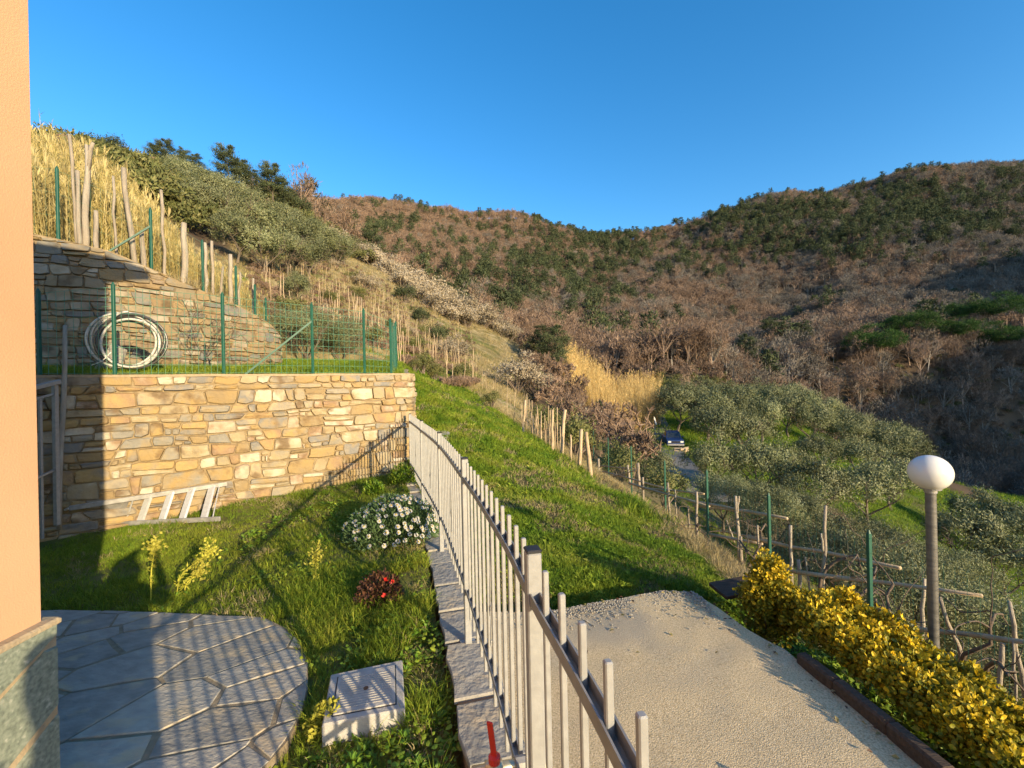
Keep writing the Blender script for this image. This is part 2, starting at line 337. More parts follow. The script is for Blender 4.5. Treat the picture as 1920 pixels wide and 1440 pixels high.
# ------------------------------------------------------------------ terrain: height profiles along bearings from the house
# each bearing (px along the horizon) lists (distance, value): values under 100 are heights below/above eye level, others the elevation as a picture row
PROF = {
 -900: [(1.5, 1.6), (8, 2.5), (20, 7), (60, 26), (110, 45), (200, 60), (400, 60), (1300, 40)],
 -300: [(1.5, 1.8), (7, 2.2), (15, 5), (30, 12), (60, 27), (80, 35), (110, 42), (150, 44), (300, 50), (1300, 60)],
 60: [(1.5, 2.0), (6.6, 2.4), (9, 2.7), (11, 415), (15, 370), (20, 345), (28, 320), (40, 300), (60, 285), (80, 278), (110, 280), (150, 300), (300, 330), (1300, 380)],
 200: [(1.5, 2.0), (6.9, 2.28), (9, 2.5), (11, 480), (15, 425), (20, 385), (28, 350), (40, 330), (60, 312), (80, 303), (110, 305), (150, 330), (300, 360), (1300, 400)],
 300: [(1.5, 1.8), (7.4, 2.08), (9, 2.2), (11, 530), (15, 480), (20, 445), (28, 410), (40, 372), (60, 345), (80, 330), (110, 325), (150, 350), (300, 370), (1300, 420)],
 400: [(1.5, 1.5), (8.2, 1.85), (10, 1.9), (12, 560), (15, 540), (20, 510), (28, 470), (40, 425), (60, 385), (80, 362), (110, 350), (150, 370), (300, 385), (1300, 430)],
 500: [(1.5, 1.0), (9.2, 1.35), (11, 1.4), (13, 620), (15, 605), (20, 570), (28, 525), (40, 470), (60, 425), (80, 398), (110, 380), (150, 400), (300, 400), (1300, 430)],
 560: [(1.5, .3), (10, .4), (12, .75), (15, 640), (20, 605), (28, 556), (40, 500), (60, 448), (80, 418), (105, 398), (130, 425), (200, 420), (420, 405), (620, 378), (800, 376), (1300, 400)],
 620: [(1.5, -.5), (10, .1), (12, .7), (15, 655), (20, 620), (28, 575), (40, 525), (60, 473), (80, 445), (95, 436), (130, 470), (200, 455), (420, 415), (620, 382), (800, 384), (1300, 400)],
 700: [(1.5, -1.9), (8, -1.5), (11, -.3), (13, .6), (15, 676), (20, 648), (28, 612), (40, 570), (60, 518), (75, 492), (90, 500), (130, 535), (200, 510), (420, 440), (620, 384), (800, 390), (1300, 410)],
 770: [(1.5, -1.9), (4, -1.8), (8, -1.25), (11, -.6), (13, 0.0), (15, 703), (20, 676), (28, 645), (40, 608), (60, 556), (70, 540), (90, 560), (130, 570), (200, 545), (420, 455), (620, 391), (800, 398), (1300, 420)],
 850: [(1.5, -1.9), (4, -1.78), (6, -1.6), (8, -1.28), (11, 785), (15, 742), (20, 713), (28, 690), (40, 660), (55, 618), (66, 590), (85, 605), (130, 612), (200, 580), (420, 480), (620, 401), (800, 410), (1300, 430)],
 950: [(1.5, -1.9), (4, -1.78), (6, -1.7), (8, 868), (11, 822), (15, 793), (20, 770), (28, 742), (40, 708), (55, 665), (65, 645), (85, 648), (130, 650), (200, 610), (420, 500), (620, 412), (800, 422), (1300, 440)],
 1050: [(1.5, -1.9), (4, -1.8), (6, -1.78), (8, 905), (11, 862), (14, 850), (20, 835), (28, 795), (40, 748), (60, 700), (90, 680), (130, 668), (200, 630), (420, 525), (620, 432), (800, 440), (1300, 450)],
 1150: [(1.5, -1.9), (4, -1.85), (5, -1.95), (8, -2.15), (10, 918), (12.5, 905), (15, 912), (20, 905), (28, 872), (40, 840), (60, 790), (90, 725), (130, 690), (200, 645), (420, 545), (620, 450), (800, 452), (1300, 460)],
 1250: [(1.5, -1.9), (4, -1.9), (5, -2.05), (6.5, -2.3), (8.2, -2.55), (10, -3.4), (15, 968), (20, 932), (28, 893), (40, 836), (45, 822), (60, 778), (90, 702), (130, 672), (200, 645), (420, 530), (620, 437), (800, 445), (1300, 450)],
 1350: [(1.5, -1.9), (4, -1.95), (5, -2.25), (6.2, -2.5), (8, -3.5), (11, -4.8), (15, 1040), (20, 992), (28, 930), (40, 872), (60, 790), (85, 716), (110, 716), (130, 722), (150, 715), (200, 675), (300, 610), (420, 515), (520, 440), (620, 408), (800, 425), (1300, 440)],
 1450: [(1.5, -1.9), (4, -2.1), (5, -2.5), (6, -3.4), (8, -4.6), (11, -6), (15, 1090), (20, 1020), (28, 945), (40, 875), (60, 792), (78, 746), (108, 812), (120, 795), (135, 735), (155, 672), (200, 645), (300, 620), (420, 495), (520, 415), (600, 385), (800, 400), (1300, 420)],
 1550: [(1.5, -1.9), (3, -2.0), (4, -2.45), (5, -3.2), (6, -4), (8, -5.3), (11, -6.8), (15, 1133), (20, 1050), (28, 968), (40, 902), (55, 848), (70, 800), (90, 860), (110, 880), (122, 840), (138, 730), (155, 652), (200, 628), (300, 582), (420, 478), (520, 400), (600, 370), (800, 386), (1300, 410)],
 1650: [(1.5, -1.9), (2.6, -1.95), (3.2, -2.3), (4, -2.9), (5, -3.7), (6, -4.6), (8, -6), (11, -7.6), (15, 1175), (20, 1090), (28, 1002), (40, 935), (55, 885), (70, 850), (90, 905), (110, 920), (122, 870), (138, 715), (150, 642), (190, 618), (300, 560), (420, 448), (520, 375), (580, 352), (800, 372), (1300, 400)],
 1750: [(1.5, -1.9), (2.4, -1.95), (3, -2.4), (4, -3.3), (5, -4.2), (6, -5.1), (8, -6.7), (11, -8.4), (15, 1240), (20, 1150), (28, 1045), (40, 975), (55, 920), (70, 890), (90, 945), (110, 950), (122, 900), (138, 715), (150, 642), (190, 618), (300, 560), (420, 418), (500, 350), (560, 336), (800, 352), (1300, 380)],
 1850: [(1.5, -1.85), (2.2, -1.95), (3, -2.7), (4, -3.7), (5, -4.7), (6, -5.7), (8, -7.5), (11, -9.4), (15, -11.2), (20, 1212), (28, 1092), (40, 1015), (55, 955), (70, 915), (90, 965), (110, 960), (120, 920), (134, 780), (138, 715), (148, 682), (150, 642), (190, 618), (300, 525), (420, 398), (500, 335), (540, 326), (800, 342), (1300, 370)],
 1980: [(1.5, -1.85), (2, -1.95), (3, -3.0), (4, -4.2), (6, -6.4), (8, -8.4), (11, -10.6), (15, -12.8), (20, -15), (28, 1145), (40, 1060), (55, 990), (70, 945), (90, 975), (110, 965), (120, 920), (134, 780), (138, 715), (148, 682), (150, 642), (190, 618), (300, 525), (420, 385), (500, 325), (540, 318), (800, 335), (1300, 360)],
 2400: [(1.5, -1.8), (2, -2.6), (4, -5.5), (8, -11), (15, -17), (28, -24), (55, -30), (90, -32), (130, 850), (150, 690), (200, 630), (300, 520), (420, 390), (540, 330), (1300, 360)],
 3100: [(1.5, -1.8), (4, -8), (15, -24), (55, -40), (110, -30), (200, 650), (300, 500), (540, 380), (1300, 380)],
}
NV = 424; LV = np.linspace(math.log(1.5), math.log(1300), NV); NUg = np.arange(-900, 3101, 10.0)
_cols = np.array(sorted(PROF)); _tab = []
for u in _cols:
    L = []
    for Y, v in PROF[u]:
        L.append((math.log(Y), v if abs(v) >= 100 else 720 - F * ((u - 960) / F * SR + v / Y)))
    L = np.array(L); _tab.append(np.interp(LV, L[:, 0], L[:, 1]))
_tab = np.array(_tab); _g = np.stack([np.interp(NUg, _cols, _tab[:, j]) for j in range(NV)], 1)
def _gs(a, s, ax):
    r = int(3 * s); k = np.exp(-0.5 * (np.arange(-r, r + 1) / s) ** 2); k /= k.sum()
    pd = [(0, 0), (0, 0)]; pd[ax] = (r, r); b = np.pad(a, pd, mode='edge'); o = np.zeros_like(a)
    for i, w in enumerate(k): o += w * (b[i:i + a.shape[0], :] if ax == 0 else b[:, i:i + a.shape[1]])
    return o
_g = _gs(_gs(_g, 2.0, 1), 2.2, 0)

# plan outlines of the near parts
FENCE = Path([(.35, -1.5), (.30, -.5), (.26, .1), (.215, .45), (.165, .75), (.115, .98), (.05, 1.26), (-.02, 1.62), (-.17, 2.25), (-.335, 2.88), (-.757, 4.41), (-1.25, 5.9), (-1.84, 7.62)], 6)
WALL1 = Path([(-8.6, 3.55), (-7.0, 4.5), (-5.6, 5.4), (-3.75, 6.55), (-2.35, 7.42), (-1.93, 7.75), (-1.85, 8.05), (-2.05, 8.8), (-2.75, 11.2), (-3.4, 14)], 8)
WALL2 = Path([(-10.4, 5.3), (-8.6, 6.05), (-7.4, 6.6), (-6.56, 7.0), (-5.98, 7.75), (-5.5, 8.6), (-5.2, 9.25), (-5.2, 9.6), (-5.45, 9.95), (-6.1, 10.6), (-7, 11.6)], 8)
def mid(path, off, s0=0, s1=None, n=40):
    s = np.linspace(s0, path.L if s1 is None else s1, n); return path.p(s)[:, :2] - path.n(s) * off
R_LAWN = [(-9, -3.5), (.32, -3.5)] + [tuple(q) for q in FENCE.P[:, :2]] + [tuple(q) for q in mid(WALL1, .25)[::-1] if q[1] < 7.8][0:] + [(-11, 3.0)]
T1_BACK = [(-3.9, 15.2), (-5.6, 15.0), (-7.4, 14.2), (-7.2, 11.6)]
R_TER1 = [tuple(q) for q in mid(WALL1, .2)] + T1_BACK + [tuple(q) for q in mid(WALL2, .2)[::-1]] + [(-11, 4.5)]
DRIVE = [(-.02, -2), (.5, -2), (2.2, -2), (2.05, .5)] + [tuple(on_z(a, c, -1.765)[:2]) for a, c in [(1900, 1580), (1770, 1465), (1660, 1372), (1560, 1290), (1470, 1218), (1400, 1180), (1345, 1140), (1300, 1112), (1240, 1110), (1180, 1122), (1110, 1133), (1050, 1145), (1000, 1150)]] + [(-.42, 3.32), (-.30, 2.95), (-.12, 2.3), (.05, 1.6), (.12, 1.2)]
def z_lawn(x, y): return -1.97 + .0335 * np.asarray(x) + .065 * np.asarray(y)
def z_ter1(x, y):
    x = np.asarray(x, float); y = np.asarray(y, float)
    d = (x + 1.93) * -.53 * -1 * -1 + (y - 7.75) * .85          # distance behind the lower wall
    return .22 + np.clip(d, 0, 9) * .085
STEP = .95
def T(x, y, raw=False, phase=False):
    x = np.asarray(x, float); y = np.asarray(y, float)
    u = 960 + F * x / np.maximum(y, .5); iu = np.clip((u + 900) / 10, 0, len(NUg) - 1.001); iv = np.clip((np.log(np.maximum(y, 1.5)) - LV[0]) / (LV[1] - LV[0]), 0, NV - 1.001)
    a = iu.astype(int); b = iv.astype(int); fa = iu - a; fb = iv - b
    py = (_g[a, b] * (1 - fa) + _g[np.minimum(a + 1, len(NUg) - 1), b] * fa) * (1 - fb) + (_g[a, b + 1] * (1 - fa) + _g[np.minimum(a + 1, len(NUg) - 1), b + 1] * fa) * fb
    z = y * ((720 - py) / F - (u - 960) / F * SR)
    far = np.clip((y - 25) / 60, 0, 1)
    z = z + far * fbm(x / 34, y / 34) * 3.2 + np.clip((y - 150) / 120, 0, 1) * np.clip((760 - y) / 120, 0, 1) * fbm(x / 75 + 2, y / 110, 3) * 17 + fbm(x / .9, y / .9, 3) * .05 * np.clip((y - 3) / 4, 0, 1) + np.clip((y - 9) / 10, 0, 1) * fbm(x / 5, y / 5, 3) * .22
    # terraces of the old vineyard
    w = np.clip((y - 15) / 6, 0, 1) * np.clip((62 - y) / 12, 0, 1) * np.clip((u - 430) / 80, 0, 1) * np.clip((905 - u) / 40, 0, 1)
    st = STEP; q = z / st; fr = q - np.floor(q)
    if phase: return np.where(w > .3, fr, -1)
    zt = st * (np.floor(q) + np.clip((fr - .60) / .40, 0, 1)); z = z * (1 - w * .92) + zt * w * .92
    if raw: return z
    z = np.where(inpoly(x, y, R_TER1), np.minimum(z, z_ter1(x, y) - .35), z)
    z = np.where(inpoly(x, y, R_LAWN), np.minimum(z, -2.5), z)
    z = np.where(inpoly(x, y, DRIVE), np.minimum(z, -1.9), z)
    return z
def place(px, Y): return np.array(((px - 960) / F * Y, Y, float(T((px - 960) / F * Y, Y))))

def grid_mesh(X, Y, Z, keep=None, tint=None):
    h, w = X.shape; V = np.stack([X, Y, Z], -1).reshape(-1, 3); i = np.arange(h * w).reshape(h, w)
    q = np.stack([i[:-1, :-1], i[:-1, 1:], i[1:, 1:], i[1:, :-1]], -1).reshape(-1, 4)
    if keep is not None:
        k = keep.reshape(-1); q = q[k[q].any(1)]
    b = MB(); b.add(V, [q], 0.5 if tint is None else tint.reshape(-1)); return b

# ground cover zones: three weights kept as vertex attributes (green, dry, brown litter)
def zones(x, y):
    u = 960 + F * x / np.maximum(y, .5); n = fbm(x / 3, y / 3, 3); n2 = fbm(x / 14, y / 14, 3)
    path = np.clip((y - 3) / .5, 0, 1) * np.clip((33 - y) / 6, 0, 1) * (u > 735) * np.clip((np.interp(y, [3, 6, 8, 10, 12, 16, 22, 30], [1400, 1330, 1210, 1130, 1080, 980, 900, 845]) - u) / 40, 0, 1)
    grove = np.clip((u - 1190) / 40, 0, 1) * np.clip((y - 9) / 4, 0, 1) * np.clip((95 - y) / 15, 0, 1)
    vine = np.clip((y - 12) / 4, 0, 1) * np.clip((u - 420) / 80, 0, 1) * np.clip((1000 - u) / 60, 0, 1) * np.clip((75 - y) / 12, 0, 1) * (1 - path)
    ph = T(x, y, phase=True); tread = (ph > .52) & (ph < .76)
    reed = (u < 520) * np.clip((30 - y) / 8, 0, 1)
    g = np.clip(path + grove * np.clip(.75 + 2.2 * n2, 0, 1) + vine * np.clip(.05 + 1.5 * n + tread * .75, 0, .9), 0, 1); g = g * (1 - .75 * np.clip(path * (fbm(x / .55 + 7, y / .55, 3) - .06) * 6, 0, 1))
    d = np.clip(vine * 1.2 + reed + (1 - path) * np.clip((y - 2.5) / 1, 0, 1) * np.clip((26 - y) / 8, 0, 1) * .6, 0, 1) * (1 - g * .8)
    return g, d
def ground_mat():
    m = bpy.data.materials.new('hill_ground'); m.use_nodes = True; nt = m.node_tree; N = nt.nodes; L = nt.links; p = N['Principled BSDF']
    tc = N.new('ShaderNodeTexCoord')
    def noise(s, d=6):
        n = N.new('ShaderNodeTexNoise'); n.inputs['Scale'].default_value = s; n.inputs['Detail'].default_value = d; L.new(tc.outputs['Object'], n.inputs['Vector']); return n
    def ramp(n, cols):
        r = N.new('ShaderNodeValToRGB'); e = r.color_ramp.elements
        while len(e) < len(cols): e.new(.5)
        for i, c in enumerate(cols): e[i].position = .32 + .36 * i / (len(cols) - 1); e[i].color = (*c, 1)
        L.new(n.outputs[0], r.inputs[0]); return r.outputs[0]
    n1, n2 = noise(.9, 8), noise(.06, 8)
    brown = ramp(n2, [(.055, .04, .028), (.095, .068, .046), (.13, .095, .065)])
    green = ramp(n1, [(.035, .07, .010), (.06, .11, .012), (.11, .135, .02)])
    dry = ramp(n1, [(.13, .115, .045), (.23, .19, .095), (.35, .29, .17)])
    c = brown
    for nm, col in (('green', green), ('dry', dry)):
        a = N.new('ShaderNodeAttribute'); a.attribute_name = nm; mx = N.new('ShaderNodeMix'); mx.data_type = 'RGBA'
        L.new(a.outputs['Fac'], mx.inputs[0]); L.new(c, mx.inputs[6]); L.new(col, mx.inputs[7]); c = mx.outputs[2]
    L.new(c, p.inputs['Base Color']); p.inputs['Roughness'].default_value = 1; p.inputs['Specular IOR Level'].default_value = .05
    bp = N.new('ShaderNodeBump'); bp.inputs['Strength'].default_value = .8; bp.inputs['Distance'].default_value = .08; L.new(noise(6, 6).outputs[0], bp.inputs['Height']); L.new(bp.outputs[0], p.inputs['Normal'])
    return m
M_ground = ground_mat()
def terrain():
    u = NUg[::1]; Y = np.exp(LV); UU, YY = np.meshgrid(u, Y); XX = (UU - 960) / F * YY
    b = grid_mesh(XX, YY, T(XX, YY)); o = b.build('hillside', M_ground, smooth=True); tag(o, kind='structure')
    g, d = zones(XX, YY)
    for nm, w in (('green', g), ('dry', d)):
        a = o.data.attributes.new(nm, 'FLOAT', 'POINT'); a.data.foreach_set('value', w.astype(np.float32).ravel())
    return o
terrain()
def hill():
    """the spur on the sun's side of the valley, out of view to the right: it throws the evening shadow over the far slope"""
    w, t = np.meshgrid(np.linspace(0, 820, 83), np.linspace(240, 560, 41)); X = w * .7506 + t * .6613 ; Y = w * .6613 - t * .7506
    H = np.interp(w, [0, 50, 85, 110, 123, 150, 190, 280, 406, 494, 700, 820], [-60, -20, 40, 78, 88, 92, 100, 126, 166, 188, 215, 215])
    Z = -70 + (H + 70) * np.exp(-((t - 380) / 75) ** 2) + fbm(X / 40, Y / 40) * 9
    tag(grid_mesh(X, Y, Z).build('hill', M_ground, smooth=True), kind='structure')
hill()
# the valley floor under everything
b = MB(); b.add([(-2500, -900, -75), (2500, -900, -75), (2500, 1900, -75), (-2500, 1900, -75)], [[0, 1, 2, 3]]); tag(b.build('ground', M_ground), kind='structure')
# ------------------------------------------------------------------ house
HX, HY = -2.03, 1.82
house = empty('house', (HX, HY, -1.85), 0, 'orange plastered house corner with a green stone plinth at the left edge', 'house')
b = MB(); b.box(((-8 + HX) / 2, (-4 + HY) / 2, (3.7 - .98) / 2), (8 + HX, HY + 4, 3.7 + .98)); b.build('wall', M_stucco, house)
b = MB(); b.box(((-8.2 + HX) / 2 + .2, (-4 + HY) / 2 + .15, 3.78), (8.5 + HX, HY + 4.5, .16)); b.build('roof', M_stucco, house)
px1, py1 = HX + .045, HY + .04
pl = MB(); pl.box(((-8 + px1 - .012) / 2, (-4 + py1 - .012) / 2, -1.46), (8 + px1 - .012, py1 + 4 - .012, .95)); plinth = pl.build('plinth', M_joint, house)
def plinth_slab(poly, d=.014):
    """a stone facing slab on the +X face: poly in (y, z)"""
    P = np.array(poly, float); c = P.mean(0); n = len(P); Q = P + (c - P) / (np.linalg.norm(c - P, axis=1, keepdims=True)) * .006
    V = [(px1 - .012, y, z) for y, z in P] + [(px1 + d - .012, y, z) for y, z in Q]
    b = MB(); b.add(V, [np.array([[i, (i + 1) % n, n + (i + 1) % n, n + i] for i in range(n)]), list(range(n, 2 * n))]); return b.build('plinth_slab', M_plinth, house)
# three slabs meeting in slanting joints (y runs towards the corner)
plinth_slab([(.6, -1.80), (1.06, -1.80), (1.845, -1.335), (1.845, -1.09), (1.80, -1.085), (.6, -1.78)])
plinth_slab([(.6, -1.71), (1.845, -1.035), (1.845, -.985), (.6, -.985)])
plinth_slab([(1.12, -1.80), (1.845, -1.80), (1.845, -1.385)])
b = MB(); b.box(((-8 + px1) / 2, (-4 + py1) / 2, -.985), (8 + px1 + .008, py1 + 4 + .008, .03), ch=.008); b.build('plinth_cap', M_joint, house)

# ------------------------------------------------------------------ stone walls
def masonry(root, path, s0, s1, zb, zt, hr, wr, mm, seed, depth=.035):
    r = np.random.default_rng(seed); zlo = min(float(zb(s)) for s in np.linspace(s0, s1, 40)) - .05; zhi = max(float(zt(s)) for s in np.linspace(s0, s1, 40))
    rows = [zlo]
    while rows[-1] < zhi: rows.append(rows[-1] + r.uniform(*hr))
    B = lambda i, s: rows[i] + .055 * vnoise(np.asarray(s) * 2.1 + 9.7 * i, i * 3.3 + seed) + .05 * vnoise(np.asarray(s) * .7 + 3.1 * i, seed + .5)
    cnt = 0
    def stone(bl, br, tr, tl, gb, gt):
        nonlocal cnt
        # bl.. are s positions at bottom/top, gb/gt the bottom and top curves
        n = 12; th = np.array([8, 40, 50, 90, 130, 140, 172, 200, 222, 270, 318, 340]) * pi / 180 + r.uniform(-.10, .10, 12); ex = r.uniform(4, 12)
        den = (np.abs(np.cos(th)) ** ex + np.abs(np.sin(th)) ** ex) ** (-1 / ex); a = np.cos(th) * den * .5 + .5; c = np.sin(th) * den * .5 + .5
        a = np.clip(a + r.normal(0, .022, n), 0, 1); c = np.clip(c + r.normal(0, .03, n), 0, 1)
        sl = bl + (tl - bl) * c; sr = br + (tr - br) * c; ss = sl + (sr - sl) * a; zz = gb(ss) + (gt(ss) - gb(ss)) * c
        lo = np.array([float(zb(q)) - .08 for q in ss]); hi = np.array([float(zt(q)) for q in ss]); zz = np.clip(zz, lo, hi)
        if zz.max() - zz.min() < .045: return
        cs, cz = ss.mean(), zz.mean(); w = ss.max() - ss.min(); h = zz.max() - zz.min()
        def ring(m, d):
            k1 = max(.4, 1 - 2 * m / w); k2 = max(.4, 1 - 2 * m / h); s_ = cs + (ss - cs) * k1; z_ = cz + (zz - cz) * k2
            P = path.p(s_)[:, :2] + path.n(s_) * np.broadcast_to(d, s_.shape)[:, None]; return np.c_[P, z_]
        g = r.uniform(.001, .006); pr = r.uniform(.15, .95) * depth
        R0 = ring(g, -.05); R1 = ring(g, 0.0); R2 = ring(g + r.uniform(.006, .014), pr + r.normal(0, .003, n) + r.normal(0, .006) * np.cos(th) + r.normal(0, .006) * np.sin(th))
        cp = path.p(cs)[:2] + path.n(cs) * (pr + r.uniform(-.002, .008)); V = np.r_[R0, R1, R2, [[cp[0], cp[1], cz]]]
        i = np.arange(n); j = (i + 1) % n
        b = MB(); b.add(V, [np.stack([i, j, n + j, n + i], 1), np.stack([n + i, n + j, 2 * n + j, 2 * n + i], 1), np.stack([2 * n + i, 2 * n + j, np.full(n, 3 * n)], 1)])
        b.build('stone', mm, root); cnt += 1
    for i in range(len(rows) - 1):
        s = s0 - r.uniform(0, .2); j0 = 0
        while s < s1:
            w = r.uniform(*wr) * (1.5 if r.random() < .12 else 1); s2 = s + w; j1 = r.normal(0, .02)
            if s2 > s0 and float(zt(min(max(s, s0), s1))) > rows[i] + .02 or float(zt(min(max(s2, s0), s1))) > rows[i] + .02:
                gb = lambda q, i=i: B(i, q); gt = lambda q, i=i: B(i + 1, q)
                if r.random() < .33 and rows[i + 1] - rows[i] > hr[0] * 1.15:
                    f = r.uniform(.38, .62); k = r.uniform(-.1, .1)
                    gm = lambda q, i=i, f=f, k=k, s=s, w=w: gb(q) + (gt(q) - gb(q)) * np.clip(f + k * ((np.asarray(q) - s) / w - .5), .25, .75)
                    if r.random() < .5:
                        m = s + w * r.uniform(.35, .65); stone(s - j0, m, m, s + j0 * 0, gb, gm); stone(m, s2 - j1, s2, m, gb, gm)
                    else: stone(s - j0, s2 - j1, s2, s, gb, gm)
                    stone(s, s2, s2 + j1, s + j0, gm, gt)
                else: stone(s - j0, s2 - j1, s2 + j1, s + j0, gb, gt)
            s = s2; j0 = j1
    return cnt
def wall_core(root, path, s0, s1, zb, zt, th, mm, n=70):
    s = np.linspace(s0, s1, n); f = path.p(s)[:, :2] + path.n(s) * -.014; k = path.p(s)[:, :2] - path.n(s) * th; z0 = np.array([float(zb(q)) - .3 for q in s]); z1 = np.array([float(zt(q)) - .025 for q in s])
    V = np.r_[np.c_[f, z0], np.c_[f, z1], np.c_[k, z1], np.c_[k, z0]]; i = np.arange(n - 1)
    b = MB(); b.add(V, [np.concatenate([np.stack([a * n + i, a * n + i + 1, a * n + n + i + 1, a * n + n + i], 1) for a in range(3)])])
    b.build('mortar', mm, root)
def wall_cap(root, path, s0, s1, zt, th, mm, n=90):
    s = np.linspace(s0, s1, n); o = .012 + .02 * vnoise(s * 3, s * 0 + 2.2); f = path.p(s)[:, :2] + path.n(s) * o[:, None]; k = path.p(s)[:, :2] - path.n(s) * th
    z = np.array([float(zt(q)) for q in s]) + .012 * vnoise(s * 4, s * 0 + .7); V = np.r_[np.c_[f, z - .035], np.c_[f, z], np.c_[k, z + .01]]; i = np.arange(n - 1)
    b = MB(); b.add(V, [np.concatenate([np.stack([a * n + i, a * n + i + 1, a * n + n + i + 1, a * n + n + i], 1) for a in range(2)])]); b.build('coping', mm, root)
w1 = empty('stone_wall', (-5.6, 5.4, -1.8), 0, 'lower ochre rubble stone retaining wall behind the lawn, sunlit', 'wall')
zb1 = lambda s: float(np.where(path_y(WALL1, s) < 8.0, z_lawn(*WALL1.p(s)[:2]), T(WALL1.p(s)[0] + .25, WALL1.p(s)[1], True) - .1)); path_y = lambda P, s: P.p(s)[1]
zt1 = lambda s: .235 + (0 if s < 9 else .06 * (s - 9))
S0 = 1.9; S1 = float(WALL1.s[np.argmin(np.abs(WALL1.P[:, 1] - 9.0))])
wall_core(w1, WALL1, .3, WALL1.L - .1, zb1, zt1, .38, M_mortar)
print('stones', masonry(w1, WALL1, S0, S1, zb1, lambda s: zt1(s) - .03, (.10, .225), (.10, .40), M_stone, 6))
wall_cap(w1, WALL1, .3, WALL1.L - .1, zt1, .4, M_joint)
def drain(px, py):
    """a terracotta drain pipe end in the lower wall"""
    s = np.linspace(2, 9, 500); P = WALL1.p(s); q = [pix((x, y, 0))[0] for x, y in P[:, :2]]; k = float(s[np.argmin(np.abs(np.array(q) - px))]); p = WALL1.p(k)[:2]; n = WALL1.n(k)
    z = at(px, py, p[1])[2]; a = np.r_[p - n * .1, z]; c = np.r_[p + n * .045, z]
    b = MB(); b.tube([a, a * .5 + c * .5, c], [.032, .032, .032], 12, caps=False); b.tube([c, c, a * .6 + c * .4], [.032, .024, .024], 12, caps=False); b.build('drain_pipe', M_terra, w1)
drain(401, 838); drain(632, 816)
w2 = empty('stone_wall', (-7.4, 6.6, .4), 0, 'upper grey-brown stone retaining wall with a sloping top under the dry canes', 'wall')
_t2 = [(60, 437, 6.6), (210, 470, 7.0), (350, 530, 7.8), (450, 572, 8.6), (500, 605, 9.2)]
_ts = [float(WALL2.s[np.argmin(np.abs(WALL2.P[:, 1] - Y) + (WALL2.P[:, 0] > -5.15) * 9)]) for _, _, Y in _t2]; _tz = [at(a, c, Y)[2] for a, c, Y in _t2]
zt2 = lambda s: float(np.interp(s, [0] + _ts + [_ts[-1] + .45, WALL2.L], [_tz[0] + .25] + _tz + [1.15, 1.0]))
zb2 = lambda s: float(z_ter1(*WALL2.p(s)[:2])) - .05
wall_core(w2, WALL2, .2, WALL2.L, zb2, zt2, .4, M_mortar)
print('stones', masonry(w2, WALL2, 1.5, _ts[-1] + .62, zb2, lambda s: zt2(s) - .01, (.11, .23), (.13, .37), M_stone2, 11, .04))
wall_cap(w2, WALL2, .2, WALL2.L, zt2, .42, M_mortar)

# ------------------------------------------------------------------ lawn, terrace, driveway, paving
def near_edge(X, Y, K, P):
    """pull the outermost grid points onto the outline"""
    B = np.zeros_like(K); 
    for a in (-1, 0, 1):
        for e in (-1, 0, 1): B |= np.roll(np.roll(K, a, 0), e, 1)
    B &= ~K; q = np.stack([X[B], Y[B]], 1); best = np.full(len(q), 1e9); out = q.copy()
    for i in range(len(P)):
        A, C = P[i], P[(i + 1) % len(P)]; d = C - A; t = np.clip(((q - A) @ d) / (d @ d + 1e-12), 0, 1); f = A + t[:, None] * d; e = np.linalg.norm(q - f, axis=1); m = e < best; best[m] = e[m]; out[m] = f[m]
    X[B] = out[:, 0]; Y[B] = out[:, 1]
def sheet(name, mm, poly, zf, step, amp=.02, fr=.5):
    P = np.array(poly); x = np.arange(P[:, 0].min(), P[:, 0].max() + step, step); y = np.arange(P[:, 1].min(), P[:, 1].max() + step, step); X, Y = np.meshgrid(x, y)
    K = inpoly(X, Y, poly); near_edge(X, Y, K, P); Z = zf(X, Y) + fbm(X / fr, Y / fr, 3) * amp; return tag(grid_mesh(X, Y, Z, K).build(name, mm, smooth=True), kind='structure')
LAWN = [(-8.8, -2), (.0, -2)] + [(x - .18, y) for x, y in FENCE.P[:, :2] if y > -1.4] + [tuple(q) for q in mid(WALL1, .12, .3, 8.3)[::-1] if q[1] < 7.75]
sheet('lawn', M_lawn, LAWN, z_lawn, .07, .05)
sheet('terrace', M_lawn, R_TER1, z_ter1, .12, .05)
sheet('driveway', M_drive, DRIVE, lambda x, y: -1.775 + .012 * (y - 2), .05, .012, .25)
PATIO = [(-2.6, -1), (-.55, -1), (-.62, .4), (-.82, 1.05)] + [tuple(on_z(a, c, -1.79)[:2]) for a, c in [(490, 1440), (540, 1385), (566, 1330), (577, 1285), (577, 1240), (562, 1200), (535, 1175), (495, 1155), (300, 1146), (110, 1141)]] + [(-4.6, 3.5), (-4.6, -1)]
patio = MB(); patio.prism(PATIO, -1.95, -1.800); patio = tag(patio.build('patio', M_pjoint), kind='structure')
def clip(poly, p, n):
    out = []; m = len(poly)
    for i in range(m):
        a, c = poly[i], poly[(i + 1) % m]; da, dc = np.dot(a - p, n), np.dot(c - p, n)
        if da >= 0: out.append(a)
        if (da > 0) != (dc > 0) and abs(da - dc) > 1e-9: out.append(a + (c - a) * (da / (da - dc)))
    return out
def area(P): P = np.array(P); x, y = P[:, 0], P[:, 1]; return .5 * abs(np.dot(x, np.roll(y, -1)) - np.dot(y, np.roll(x, -1)))
r_ = np.random.default_rng(23); done = []; SD = []
d1 = np.array((.86, .51)); d2 = np.array((-.51, .86)); MM = np.outer(d1, d1) / 2.6 + np.outer(d2, d2)
